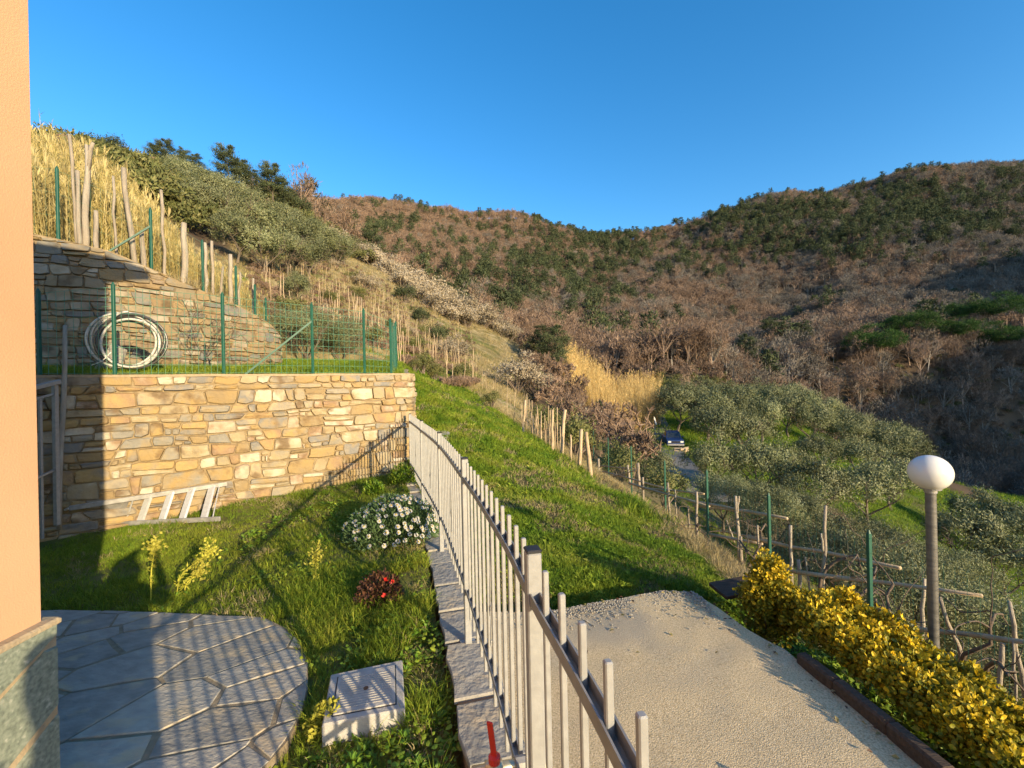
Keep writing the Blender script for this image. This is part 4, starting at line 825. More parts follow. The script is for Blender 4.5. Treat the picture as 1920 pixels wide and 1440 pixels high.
def shrub(seed, r_, h, nl, leaf, wl=.4, woody=10, up=.4, ncl=40, sp=.12):
    r = np.random.default_rng(seed); w = MB(); C, D = clumps(ncl, r_, h * .52, h * .48, seed, .3); i = r.integers(0, ncl, woody); w.sticks(np.zeros((woody, 3)) + r.normal(0, .05, (woody, 3)) * np.array((1, 1, 0)), C[i], .025 * h, .008 * h, 4)
    k = r.integers(0, ncl, nl); off = r.normal(0, sp, (nl, 3)) * np.array((r_, r_, h * .6)); P = C[k] + off; P[:, 2] = np.abs(P[:, 2]); nr = unit(D[k] * .8 + off / np.array((r_, r_, h * .6)) / sp * .5 + r.normal(0, .4, (nl, 3))); tn = np.clip(r.normal(.45, .2, nl) + r.normal(0, .13, ncl)[k], 0, 1)
    c = MB(); c.leaves(P, unit(np.cross(nr, r.normal(size=(nl, 3))) + nr * .3 + np.array((0, 0, up))), leaf * r.uniform(.6, 1.3, nl), leaf * wl, tn, nrm=nr); return w, c
def bare(seed, h=8, fine=1.0, wide=.5):
    """a leafless tree: limbs, and a haze of twigs as thin slivers"""
    A, B, ra, rb, tips = branch_tree(h, .11 * h / 8, 4, seed, wide, 4, 4, .28, 1.0); r = np.random.default_rng(seed + 5)
    w = MB(); w.sticks(A, B, np.maximum(ra, .012 * fine), np.maximum(rb, .008 * fine), 3, tint=np.clip(.75 - ra * 2, .3, 1) if len(ra) else .5)
    n = int(len(tips) * 9); k = r.integers(0, len(tips), n); D = unit(r.normal(0, .55, (n, 3)) + np.array((0, 0, .75))); P = tips[k] - D * .1
    w.leaves(P, D, h * .13 * r.uniform(.5, 1.3, n), .024 * fine, np.clip(r.normal(.5, .22, n), 0, 1)); return w

def tree_proto(name, wood, crown, mwood, mcrown, wname='trunk', cname='crown'):
    root = empty(name); 
    wood.build(wname, mwood, root, local=True)
    if crown: crown.build(cname, mcrown, root, local=True)
    return root
def plant(proto, used, px, Y, h, h0, label, cat, group=None, rz=None, dz=0.0, xs=1.0):
    """first use takes the prototype itself, later uses copy it with its parts; h is the wanted height, h0 the prototype's"""
    o = proto if proto.name not in used else copy_tree(proto); used.add(proto.name)
    p = place(px, Y); o.location = (p[0], p[1], p[2] + dz); k = h / h0; o.scale = (k * xs, k * xs, k); o.rotation_euler = (0, 0, rng.uniform(0, 6.28) if rz is None else rz)
    tag(o, label, cat, group); return o
USED = set()
ORD = 'first second third fourth fifth sixth seventh eighth ninth tenth eleventh twelfth thirteenth fourteenth fifteenth sixteenth seventeenth eighteenth nineteenth twentieth twenty-first twenty-second twenty-third twenty-fourth twenty-fifth twenty-sixth'.split()
# ------------------------------------------------------------------ far woods (nobody could count them): instanced stuff
def far_bare(seed, h=8.0):
    r = np.random.default_rng(seed); w = MB(); w.sticks([(0, 0, 0)], [(r.normal(0, .3), r.normal(0, .3), h * r.uniform(.6, .9))], .17, .08, 3, tint=1.0)
    m = 9; a = r.uniform(0, 6.28, m); E = np.c_[np.cos(a), np.sin(a), r.uniform(.9, 2.2, m)] * np.array((h * .2, h * .2, h * .22)) + np.array((0, 0, h * .38)); w.sticks(np.tile([(0, 0, h * .36)], (m, 1)), E, .06, .03, 3, tint=.8)
    n = 420; C, D = clumps(26, h * .30, h * .36, h * .64, seed, .35); k = r.integers(0, len(C), n); P = C[k] + r.normal(0, .36, (n, 3)); w.leaves(P, unit(D[k] * .7 + r.normal(0, .5, (n, 3)) + np.array((0, 0, .6))), h * .10 * r.uniform(.6, 1.3, n), .11, np.clip(r.normal(.45, .25, n), 0, 1)); return w.mesh('far_tree', M_bare if seed % 2 else M_baregrey)
def far_pine(seed, h=11, kind='scots'):
    w, c = conifer(seed, h, 480, kind, .75, .62, .5); c.v += w.v[:1]; c.t += [np.full(len(w.v[0]), .5)]; c.f += [f + c.n for f in w.f[:1]]; return c.mesh('far_pine', M_pine)
def far_oak(seed, h=6):
    w, c = shrub(seed, h * .42, h, 260, .75, .5, 4, .5, 26); return c.mesh('far_oak', M_pine)
V_bare = [far_bare(i) for i in range(8)]; V_pine = [far_pine(30 + i, 11, k) for i, k in enumerate(['scots', 'scots', 'aleppo', 'aleppo', 'scots'])]; V_oak = [far_oak(50 + i) for i in range(4)]
def field(n, u0, u1, y0, y1):
    """evenly over the ground of a sector"""
    u = rng.uniform(u0, u1, n); y = np.sqrt(rng.uniform(y0 ** 2, y1 ** 2, n)); x = (u - 960) / F * y; return u, x, y
def greenness(u, py, x, y):
    """where the evergreens stand on the far slopes"""
    g = lambda cu, cp, su, sp: np.exp(-(((u - cu) / su) ** 2 + ((py - cp) / sp) ** 2))
    m = 1.0 * g(1090, 535, 140, 80) + .8 * g(880, 560, 110, 70) + .6 * g(720, 470, 90, 45) + .72 * g(1650, 430, 190, 65) + .8 * g(1810, 400, 170, 65) + .7 * g(1400, 430, 120, 45) + .5 * g(1420, 585, 60, 40) + .45 * g(640, 400, 60, 20) + .7 * g(1500, 470, 140, 50) + .45 * g(1300, 520, 60, 40) + .5 * g(970, 600, 50, 30) + .4 * g(1700, 520, 120, 30) + .55 * g(1130, 450, 90, 20) + .35 * g(800, 400, 60, 12)
    return np.clip(m + fbm(x / 38, y / 38, 3) * .7 + fbm(x / 9, y / 9, 2) * .9 - .30, 0, 1)
u, x, y = field(30000, 480, 2120, 95, 650); z = T(x, y); py = 720 - F * (z / y + (u - 960) / F * SR); G = greenness(u, py, x, y)
grove_gap = (u > 1190) & (y < np.interp(u, [1190, 1300, 1450, 1650, 1750, 1900], [95, 95, 88, 82, 84, 84])); reedgap = (u > 1060) & (u < 1230) & (y < 72)
open_ = fbm(x / 20 + 4, y / 20, 3) > .62
keep = ~grove_gap & ~reedgap & ~open_ & ~((u < 560) & (y < 130)); pine = keep & (rng.random(len(u)) < G * .52); br = keep & ~pine & (rng.random(len(u)) < .80)
scatter('bare_woodland', V_bare, np.c_[x, y, z - .2][br], rng.uniform(.65, 1.35, br.sum()) * (1 + .0006 * y[br]), 'leafless brown woodland covering the far hillsides', .06, idx=(rng.integers(0, 4, br.sum()) * 2 + (rng.random(br.sum()) < np.clip(.80 + 1.1 * fbm(x[br] / 45 + 3, y[br] / 45, 3) - .0009 * (u[br] - 1200), .08, .95))))
hi = pine & (rng.random(len(u)) < .84)
scatter('pine_woodland', V_pine, np.c_[x, y, z - .3][hi], rng.uniform(.7, 1.5, hi.sum()) * (1 + .0006 * y[hi]), 'dark pines scattered through the far woodland', .05)
lo = pine & ~hi
scatter('evergreen_oak_woodland', V_oak, np.c_[x, y, z - .3][lo], rng.uniform(.6, 1.35, lo.sum()) * (1 + .0006 * y[lo]), 'dark evergreen oaks scattered through the far woodland', .05)
# undergrowth on the nearer unplanted slopes
V_under = [bare(400 + i, 2.2, 1.6, .9).mesh('bramble', M_bare) for i in range(3)]; V_sc = [shrub(420 + i, .9, 1.4, 420, .22, .4)[1].mesh('scrub', M_scrub) for i in range(3)]
u, x, y = field(5200, 900, 2100, 16, 160); g, d = zones(x, y); k = (u < 1215) & (g < .4) & (u > np.interp(y, [16, 30, 60, 100], [1085, 1010, 985, 900])) | ((u > 1215) & (y > 84)); k &= rng.random(len(u)) < .8; k &= ~((u > 1055) & (u < 1238) & (y > 40) & (y < 80)); k &= ~((u > 1200) & (y < 66)); k &= ~((u > 1170) & (y < 45) & (y > 24) & (u < 1330))
x, y = x[k], y[k]; h_ = rng.random(len(x)) < .65
scatter('bramble_undergrowth', V_under, np.c_[x, y, T(x, y)][h_], rng.uniform(.7, 1.7, h_.sum()), 'brown bramble thicket on the slope in the middle distance', .1)
scatter('green_undergrowth', V_sc, np.c_[x, y, T(x, y)][~h_], rng.uniform(.6, 1.5, (~h_).sum()), 'low green scrub on the slope in the middle distance', .1)
# scrub on the left ridge
u, x, y = field(2600, -100, 700, 24, 120); k = (y > np.interp(u, [0, 300, 370, 500, 600, 700], [22, 30, 30, 50, 58, 72])); x, y, u = x[k], y[k], u[k]; q = rng.random(len(x)) < .86
scatter('ridge_scrub', V_sc, np.c_[x, y, T(x, y)][q], rng.uniform(.9, 2.1, q.sum()), 'olive green scrub on the left hillside', .1)
scatter('ridge_brambles', V_under, np.c_[x, y, T(x, y)][~q], rng.uniform(.6, 1.4, (~q).sum()), 'brown bare scrub on the left hillside', .1)
# reeds: canes with long leaves and plumes
def cane(h, n, mm=None):
    b = MB()
    for i in range(n):
        p = np.array((rng.normal(0, .18), rng.normal(0, .18), 0)); d = unit(np.array((rng.normal(0, .07), rng.normal(0, .07), 1))); H = h * rng.uniform(.6, 1.08); q = p + d * H; t = rng.uniform(.25, 1); b.sticks([p], [q], .011, .005, 3, t)
        m = 19; f = rng.uniform(.1, 1, m); a = rng.uniform(0, 6.28, m); D = np.c_[np.cos(a) * .6, np.sin(a) * .6, rng.uniform(.5, 1.5, m)]; b.leaves(p + (q - p) * f[:, None], D, rng.uniform(.16, .36, m), .015, np.clip(rng.normal(t, .25, m), 0, 1), bend=-.1)
        if rng.random() < .25: b.leaves(np.tile(q, (6, 1)) - d * .05, unit(d + rng.normal(0, .12, (6, 3))), .34, .035, .95)
    return b.mesh('cane_clump', mm or M_reed)
V_cane = [cane(2.3, 9) for _ in range(5)]
n = 1500; u = rng.uniform(-80, 540, n); dist = .55 + rng.uniform(0, 9, n) ** 1.1; s = np.interp(u, [-80, 60, 210, 350, 450, 540], [0.8, _ts[0], _ts[1], _ts[2], _ts[3], _ts[4] + .1])
pp = WALL2.p(s)[:, :2]; y = pp[:, 1] + dist; x = (u - 960) / F * y; hgt = np.interp(u, [-80, 200, 270, 330, 420, 540], [.98, .95, .86, .60, .5, .42]) * np.interp(dist, [0, 2, 12], [.62, .85, 1.25]); k = (dist < np.interp(u, [0, 300, 380, 540], [12, 8, 4, 2.5])) & ~inpoly(x, y, R_TER1); 
scatter('cane_thicket', V_cane, np.c_[x, y, np.maximum(T(x, y), -1)][k], (hgt * rng.uniform(.7, 1.12, n))[k], 'tall golden dry canes above the upper stone wall', .05)
V_cane2 = [cane(4.0, 12, M_goldreed) for _ in range(3)]
u, x, y = field(640, 1062, 1232, 47, 78); k = y > np.interp(u, [1062, 1140, 1232], [54, 48, 54]); scatter('reed_bed', V_cane2, np.c_[x, y, T(x, y)][k], rng.uniform(.8, 1.25, k.sum()), 'patch of golden reeds in the valley', .14)

# ------------------------------------------------------------------ olive trees
OL = [tree_proto('olive_tree', *olive(60 + i, 4.0, 6500), M_bark, M_olive) for i in range(5)]
OLN = [tree_proto('olive_tree', *olive(70 + i, 4.0, 17000, .068, .28), M_bark, M_olive) for i in range(3)]
far_ol = [(1245, 62, 3.2, 'small olive tree furthest up the road at the top of the grove'), (1300, 58, 4.4, 'olive tree at the upper end of the grove above the blue pickup'), (1330, 64, 4.2, 'olive tree behind the top of the grove beside the brown wood'), (1268, 51, 4.6, 'olive tree with a dark trunk standing right behind the blue pickup'), (1325, 50, 4.6, 'pale olive tree up the slope to the right of the blue pickup'),
 (1372, 60, 4.6, None), (1410, 68, 4.4, None), (1385, 50, 4.6, None), (1440, 60, 4.8, None), (1480, 70, 4.8, None), (1425, 50, 4.4, None), (1475, 57, 4.8, None), (1525, 66, 5.0, None), (1560, 70, 4.6, None), (1520, 56, 4.4, None), (1600, 66, 5.0, None), (1640, 70, 4.8, None), (1580, 57, 4.6, None), (1675, 66, 5.4, None), (1345, 42, 4.2, 'brownish olive tree beside the road in front of the pickup'), (1395, 42, 4.0, None), (1700, 60, 4.8, None), (1650, 56, 4.8, None)]
for i, (px, Y, h, lb) in enumerate(far_ol):
    plant(OL[i % 5], USED, px, Y, h * 1.32, 4.0, lb or ORD[sum(1 for q in far_ol if q[3] is None and q[0] < px)] + ' olive tree from the left along the crowded crest of the grove', 'olive tree', 'olive trees of the valley grove' if lb else 'olive trees crowded along the grove crest')
near_ol = [(1330, 27, 3.0, 'rounded dark olive tree straight behind the tall mesh fence posts'), (1415, 27, 3.6, 'olive tree with a pale straight trunk in the middle of the grove'), (1462, 31, 3.4, 'golden brown olive tree just behind the pale trunked one'), (1520, 24, 3.4, 'dark olive tree in front of the red brown stump'), (1620, 28, 3.8, 'wide olive tree left of the lamp globe at its height'), (1665, 37, 4.0, 'olive tree with a slanting bare trunk on the bright grass'), (1530, 40, 3.6, 'small olive tree leaning on a thin dark trunk over bright grass'), (1600, 44, 4.0, 'olive tree in front of the dark hollow'),
 (1850, 36, 4.6, 'large olive tree to the right of the lamp globe'), (1920, 33, 4.8, 'olive tree cut by the right edge beyond the lamp'), (1800, 27, 3.8, 'olive tree directly right of the lamp pole below the globe'), (1890, 25, 3.8, 'olive tree behind the drooping bare shrub at the right edge'), (1225, 21, 1.7, 'low olive tree behind the far end of the wooden trellis'), (1350, 18.5, 2.8, 'olive tree low behind the middle of the trellis poles'), (1440, 16, 3.2, 'dense olive tree filling the view under the third trellis pole'), (1500, 18, 3.2, 'olive tree between the two tall trellis stakes'),
 (1570, 13, 3.3, 'near olive tree behind the tall mesh fence post by the hedge'), (1650, 16, 3.6, 'near olive tree left of the lamp pole with fine grey leaves'), (1690, 11, 3.4, 'closest olive tree behind the lamp pole foot'), (1790, 14, 3.8, 'near olive tree right of the lamp pole in half shade'), (1850, 10.5, 3.6, 'olive tree above the right end of the hedge'), (1930, 13, 4.0, 'dark olive tree at the lower right edge'), (1760, 20, 3.6, 'olive tree behind the lamp pole at half height')]
for i, (px, Y, h, lb) in enumerate(near_ol): plant(OLN[i % 3] if Y < 21 else OL[(i * 2 + 1) % 5], USED, px, Y, h * (1.0 if Y < 21 else 1.2), 4.0, lb, 'olive tree', 'olive trees of the valley grove')
hill_ol = [(472, 36, 3.4), (522, 38, 3.4), (562, 42, 3.6), (603, 46, 3.4), (500, 30, 2.8), (545, 33, 2.8), (586, 38, 3.0), (632, 49, 3.2), (450, 29, 2.6), (650, 54, 3.0), (400, 42, 3.6), (445, 45, 3.8), (490, 50, 3.6), (540, 54, 3.4), (383, 50, 3.6), (430, 55, 4), (480, 62, 3.8), (350, 58, 3.8), (405, 66, 4), (530, 64, 3.4), (590, 60, 3), (340, 70, 3.6), (460, 72, 3.6), (380, 33, 3.0), (425, 34, 3.2)]
for i, (px, Y, h) in enumerate(hill_ol): plant(OL[i % 5], USED, px, Y, h * 1.35, 4.0, ORD[sum(1 for q in hill_ol if q[0] < px)] + ' grey green olive tree from the left on the hillside above the canes', 'olive tree', 'olive trees on the left hillside')
plant(OLN[1], USED, 575, 14.0, 2.6, 4.2, 'spreading dark olive tree behind the mesh fence on the terrace', 'olive tree', dz=-.15)
plant(OLN[2], USED, 640, 14.8, 2.2, 4.2, 'smaller olive tree right of the spreading one behind the terrace fence', 'olive tree', dz=-.15)
plant(OL[2], USED, 560, 24, 2.2, 4.2, 'sparse young olive tree on the dry slope above the terrace fence', 'olive tree')

# ------------------------------------------------------------------ pines
PN = [tree_proto('pine_tree', *conifer(80 + i, 11, 6500, k, .34), M_bark, M_pine) for i, k in enumerate(['scots', 'aleppo', 'scots', 'full', 'aleppo'])]
pines = [(300, 105, 7.5, 1, 'pine on the left ridge nearest the bare shrubs'), (318, 108, 9.5, 0, 'tallest pine of the small left clump on the ridge'), (350, 106, 8, 1, 'middle pine of the left clump on the ridge'), (378, 104, 7, 4, 'right pine of the left clump on the ridge'), (438, 90, 10.5, 0, 'tall open pine with sky showing through its crown on the left ridge'), (462, 92, 9, 2, 'pine directly right of the tall open one on the ridge'), (482, 90, 7.5, 1, 'low pine between the two taller ridge pines'), (520, 82, 9.5, 0, 'pine with a long bare reddish trunk at the right end of the ridge'), (541, 85, 7.5, 4, 'last pine of the ridge group before the far mountain'),
 (610, 105, 7, 3, 'dark pine below the ridge end'), (640, 110, 7, 4, 'pine behind the top of the pale shrub row'), (706, 92, 10, 0, 'pine with two pale trunks rising behind the pale shrub row'), (770, 98, 9, 2, 'pine behind the middle of the pale shrub row'), (826, 88, 9.5, 3, 'bushy green pine rising behind the pale shrub row'), (850, 95, 9, 4, 'second bushy pine right of the first behind the pale shrubs'), (872, 90, 7.5, 1, 'lower pine at the foot of the bushy ones'), (915, 100, 7, 3, 'small dark pine over the lower end of the pale shrub row'), (990, 125, 10, 1, 'dark pine alone in the brown wood right of the pale shrubs'), (1012, 128, 9, 4, 'dark pine beside the lone one in the brown wood'), (1050, 140, 9, 2, 'slim pine left of the dark gap in the brown wood'),
 (1040, 54, 7.0, 4, 'spreading pine beside the golden reed patch'), (1015, 57, 5.5, 1, 'small pine left of the spreading one at the reeds'), (1125, 38, 3.6, 3, 'small conical dark conifer in front of the golden reeds'), (1258, 150, 12, 0, 'first of two tall pines in the middle of the valley wood'), (1280, 148, 11, 2, 'second of two tall pines in the middle of the valley wood'), (1402, 150, 13, 0, 'tall pine with a bare trunk left of the umbrella pines'), (1450, 165, 14, 2, 'pine with a lit crown above the valley wood'), (1495, 160, 11, 4, 'wide bright pine left of the umbrella pines'), (1515, 158, 9, 1, 'low pine under the wide bright one')]
for px, Y, h, k, lb in pines: plant(PN[k], USED, px, Y, h, 11, lb, 'pine tree', 'pine trees')
SKY = [tree_proto('pine_tree', *conifer(96 + i, 11, 900, 'scots', .8, 1.0, .58), M_bark, M_pine) for i in range(2)]
for px, h in [(1008, 12), (1014, 13), (1022, 12), (1030, 13), (1040, 11), (1052, 9), (1062, 9), (1075, 9), (1088, 8), (1104, 10), (1112, 8), (1122, 9), (1134, 8), (1142, 9), (1162, 9), (1182, 6), (1235, 9), (1248, 10), (1254, 9), (1273, 13)]:
    yy = np.linspace(480, 760, 80); Yb = float(yy[np.argmax(T((px - 960) / F * yy, yy) / yy)])
    plant(SKY[h % 2], USED, px, Yb, h * 1.5, 11, 'small pine silhouette standing on the far skyline around the saddle', 'pine tree', 'pines along the far skyline')
UM = [tree_proto('umbrella_pine', *umbrella(90 + i), M_bark, M_stonepine) for i in range(2)]
for px, Y, h, lb, k in [(1640, 140, 15.5, 'left umbrella pine of the joined dark green pair above the valley', 0), (1708, 146, 15, 'right umbrella pine of the joined dark green pair above the valley', 1), (1802, 168, 14, 'small umbrella pine at the back between the pairs', 1), (1880, 160, 16, 'upper umbrella pine at the right edge', 0), (1800, 147, 13.5, 'lower left umbrella pine of the right hand group', 1), (1872, 146, 14, 'lower right umbrella pine of the right hand group at the edge', 0)]: plant(UM[k], USED, px, Y, h, 12.2, lb, 'umbrella pine', 'umbrella pines above the valley')

# ------------------------------------------------------------------ shrubs
HE = [tree_proto('pale_shrub', *shrub(110 + i, 1.3, 2.2, 2600, .17, .30, 14, .6, 60, .09), M_twig, M_heath, 'stem', 'foliage') for i in range(3)]
row = sorted([(598, 80, 2.4), (620, 79, 2.6), (642, 77, 2.8), (664, 76, 2.8), (686, 75, 3.0), (708, 74, 3.0), (730, 72, 3.0), (752, 71, 3.0), (774, 69, 3.4), (798, 68, 3.4), (820, 67, 3.6), (842, 66, 3.4), (864, 66, 3.4), (886, 66, 3.2), (792, 60, 2.8), (826, 59, 3.0), (850, 59, 2.8), (760, 63, 2.6), (906, 66, 3.0), (935, 68, 2.8), (955, 68, 2.6), (875, 60, 2.6)])
for i, (px, Y, h) in enumerate(row): plant(HE[i % 3], USED, px, Y, h * 1.3, 2.2, ORD[i] + ' pale beige shrub counted from the top of the long row down the slope edge', 'shrub', 'pale shrubs along the slope edge', dz=-h * .28, xs=1.35)
for i, (px, Y, h, lb) in enumerate([(968, 33, 2.7, 'large pale shrub standing alone left of the pine at the reeds'), (1005, 34, 2.4, 'pale shrub joined to the right of the large pale one'), (1090, 30, 2.0, 'pale shrub half hidden in brown brush right of the tall poles'), (852, 34, 1.9, 'pale grey bush alone on the dry vineyard slope'), (680, 46, 1.6, 'left of two small pale bushes at the top of the vineyard'), (702, 47, 1.6, 'right of two small pale bushes at the top of the vineyard')]): plant(HE[i % 3], USED, px, Y, h * 1.1, 2.2, lb, 'shrub', xs=1.2)
SCR = [tree_proto('evergreen_shrub', *shrub(130 + i, 1.2, 2.4, 2600, .15, .45, 10, .4, 50), M_twig, M_scrub, 'stem', 'foliage') for i in range(3)]
DK = [tree_proto('dark_evergreen_bush', *shrub(140 + i, 1.4, 2.4, 3200, .15, .45, 10, .5, 60), M_twig, M_pine, 'stem', 'foliage') for i in range(2)]
for i, (px, Y, h, lb) in enumerate([(562, 88, 5.0, 'round dark green bush on the slope edge under the ridge pines'), (225, 70, 4.5, 'dark bush on the skyline behind the canes'), (180, 66, 4.0, 'dark bush at the far left of the skyline behind the canes'), (822, 42, 2.2, 'dark green bush beside the shadowed ditch on the vineyard slope'), (762, 52, 2.4, 'dark bush at the top of the shadowed ditch on the vineyard slope'), (792, 47, 2.0, 'dark bush in the middle of the shadowed ditch on the vineyard slope')]): plant(DK[i % 2], USED, px, Y, h, 2.4, lb, 'bush')
for i, (px, Y, h, lb) in enumerate([(1075, 15.5, 1.7, 'ivy covered green bush behind the tall wooden poles'), (1020, 19, 1.5, 'green bush behind the cluster of bean poles'), (1195, 30, 2.8, 'dense green bush left of the road bend'), (1205, 24, 2.2, 'autumn tinted bush in front of the road'), (1175, 21, 2.0, 'green bush beyond the far end of the mesh fence'), (1240, 16, 1.6, 'low green bush behind the second trellis pole'), (1160, 17, 1.7, 'dark green bush behind the first mesh fence posts'), (920, 17.5, .8, 'small grey green bush on the edge of the grass path'), (1225, 72, 3.5, 'green shrub right of the golden reeds'), (1260, 78, 3.5, 'shrub with green leaves at the head of the grove'), (730, 30, 1.0, 'low green broom on the vineyard slope')]): plant(SCR[i % 3], USED, px, Y, h, 2.4, lb, 'bush')
r_ = np.random.default_rng(61)
for i in range(34):
    px = r_.uniform(540, 880); Y = math.exp(r_.uniform(math.log(18), math.log(52)))
    plant((SCR + HE)[i % 4], USED, px, Y, r_.uniform(.5, 1.2), 2.3, 'small scrubby bush dotted on the dry vineyard terraces', 'bush', 'small bushes on the dry vineyard terraces', xs=1.2)
n = 60000; u = rng.uniform(470, 905, n); y = np.exp(rng.uniform(math.log(15), math.log(60), n)); x = (u - 960) / F * y; ph = T(x, y, phase=True); k = (ph > .93) & (fbm(x / 3 + 5, y / 3, 2) > -.35) & ~inpoly(x, y, R_TER1); k[np.cumsum(k) > 1500] = False; x, y = x[k], y[k]  # vine rows, their dark stubs also put in as shadow lines along the terraces
scatter('old_vines', [bare(440 + i, .9, .8, 1.2).mesh('old_vine', M_bare) for i in range(3)], np.c_[x, y, T(x, y)], rng.uniform(.28, .62, len(x)), 'rows of low leafless vines along the edges of the dry terraces', .2)
BR = []
for i in range(5):
    root = empty('bare_tree'); bare(150 + i, 6, 1.0, .55).build('branches', M_bare, root, local=True); BR.append(root)
r_ = np.random.default_rng(77)
for i, (px, Y, h, lb) in enumerate([(1105, 20, 2.2, 'brown twiggy bush right behind the leaning wooden poles'), (1065, 28, 3.0, 'brown leafless bush between the pale shrubs'), (1140, 26, 3.4, 'large brown leafless bush left of the road'), (1165, 23, 2.8, 'brown twiggy bush behind the mesh fence'), (1130, 31, 3.2, 'leafless bush under the small conifer'), (1185, 36, 3.6, 'leafless tree above the road bend'), (1290, 75, 5, 'bare tree at the top end of the olive grove'), (240, 84, 4, 'bare reddish tree on the skyline behind the canes'), (272, 86, 3.6, 'second bare tree on the skyline behind the canes'), (150, 74, 3.2, 'bare tree at the left end of the skyline'), (1190, 140, 9, 'reddish bare tree beside the dark gap in the wood'), (575, 100, 5, 'bare tree at the end of the ridge')]): plant(BR[i % 5], USED, px, Y, h, 6, lb, 'bare tree')
for i in range(95):
    px = r_.uniform(1250, 1990); Y = r_.uniform(96, 150); plant(BR[i % 5], USED, px, Y, r_.uniform(7.5, 14), 6, 'grey brown leafless tree in the shaded wood beyond the olive grove', 'bare tree', 'bare trees beyond the olive grove')
for i in range(40):
    px = r_.uniform(930, 1250); Y = r_.uniform(92, 140); plant(BR[i % 5], USED, px, Y, r_.uniform(5, 8), 6, 'brown leafless tree at the foot of the wood behind the reeds', 'bare tree', 'bare trees behind the reeds')
# drooping bare shrub at the right edge
b = MB(); r2 = np.random.default_rng(5); p0 = place(1865, 12.5)
for i in range(60):
    a = r2.uniform(0, 6.28); h = r2.uniform(1.6, 3.0); q = r2.uniform(.5, 1.3); top = p0 + (cos(a) * q * .5, sin(a) * q * .5, h); P = catmull([p0, p0 + (cos(a) * q * .15, sin(a) * q * .15, h * .6), top, top + (cos(a) * q * .5, sin(a) * q * .5, -h * r2.uniform(.1, .5))], 3); b.sticks(P[:-1], P[1:], .012, .008, 3)
tag(b.thing('bare_shrub', M_pole, p0), 'drooping leafless shrub with pale arching stems near the right edge', 'shrub')
b = MB(); p0 = at(395, 688, 7.5)
A, B, ra, rb, tp = branch_tree(1.15, .016, 3, 9, .8, 4, 3, .2, .9, .16); b.sticks(A + p0, B + p0, np.maximum(ra, .004), np.maximum(rb, .003), 4); tag(b.thing('bare_shrub', M_vine, p0), 'thin leafless fig shrub in front of the upper stone wall', 'shrub')
# ------------------------------------------------------------------ green mesh fences
def mesh_fence(label, loc, posts, braces, cw=.10, rw=.10, pr=.022, th=.0016, mw=None):
    """posts: (bottom, top) pairs along the run; a welded mesh hangs between them"""
    root = empty('mesh_fence', loc, 0, label, 'mesh fence', 'green wire mesh fences')
    for b0, t0 in posts:
        b = MB(); b.bar(b0, t0, pr * 1.5, pr * 1.5, .004); d = unit(np.array(t0) - b0); b.sticks([t0], [np.array(t0) + d * .03], pr * .8, pr * .3, 6); b.build('post', M_green, root, smooth=False)
    for a, c in braces:
        b = MB(); b.bar(a, c, pr * 1.4, pr * 1.1); b.build('brace', M_green, root)
    if True:
        w = MB(); A, B = [], []
        for (b0, t0), (b1, t1) in zip(posts[:-1], posts[1:]):
            b0, t0, b1, t1 = map(np.array, (b0, t0, b1, t1)); L = np.linalg.norm(b1 - b0); H = np.linalg.norm(t0 - b0)
            n = max(2, int(L / cw)); m = max(2, int(H * .97 / rw))
            for i in range(n): f = i / n; A.append(b0 + (b1 - b0) * f); B.append(A[-1] + ((t0 - b0) * (1 - f) + (t1 - b1) * f) * .97)
            for j in range(m + 1): f = .02 + .95 * j / m; A.append(b0 + (t0 - b0) * f); B.append(b1 + (t1 - b1) * f)
        w.sticks(A, B, th, th, 3); tag(w.build('wire_mesh', mw or M_wire, root), kind='stuff')
    return root
def offs(s, d): p = WALL1.p(s)[:2] - WALL1.n(s) * d; return p
def s_at_px(path, px, d=0.0, lo=.3, hi=None, z=.2):
    s = np.linspace(lo, hi or path.L, 900); P = path.p(s)[:, :2] - path.n(s) * d; return float(s[np.argmin(np.abs(960 + F * (P[:, 0] / P[:, 1] * CR - z / P[:, 1] * SR) - px))])
SC = float(WALL1.s[np.argmin(np.abs(WALL1.P[:, 1] - 7.75))])
ps = []
for px, top in [(75, 545), (216, 533), (420, 551), (587, 570), (684, 581)]:
    s = s_at_px(WALL1, px, .13, 1.2, SC); p = offs(s, .13); zb = zt1(s); ps.append((np.r_[p, zb], np.r_[p[0], p[1], at(px, top, p[1])[2]]))
s = SC - .22; p = offs(s, .16); ps.append((np.r_[p, .23], np.r_[p[0], p[1], at(733, 600, p[1])[2]]))
tm = ps[-1]; H = tm[1][2] - tm[0][2]
for k, (x, y) in enumerate([(-2.28, 8.45), (-2.75, 10.0), (-3.25, 11.8), (-3.8, 13.6)]): z = float(z_ter1(x, y)); ps.append((np.array((x, y, z)), np.array((x, y, z + H))))
br = [(np.r_[ps[3][0][:2] + (ps[2][0][:2] - ps[3][0][:2]) * .78, .23], ps[3][1] - (0, 0, .28)), (ps[5][0] + (.0, .45, .03) - np.array((.12, 0, 0)), ps[5][1] - (0, 0, .25)), (np.array(ps[4][0]) * .2 + np.array(ps[5][0]) * .8 - (0, -.0, 0), ps[5][1] - (0, 0, .45))]
br = br[:2]
mesh_fence('green wire mesh fence standing on top of the lower stone wall, with a slanting brace', ps[0][0], ps, br, .075, .11, .024, .0032)
ps = []
for px, top in [(20, 300), (111, 315), (285, 392), (381, 452), (443, 500), (478, 535), (498, 560)]:
    s = s_at_px(WALL2, px, .15, .8, _ts[-1] + .3, 1.9); p = WALL2.p(s)[:2] - WALL2.n(s) * .15; ps.append((np.r_[p, zt2(s)], np.r_[p[0], p[1], at(px, top, p[1])[2]]))
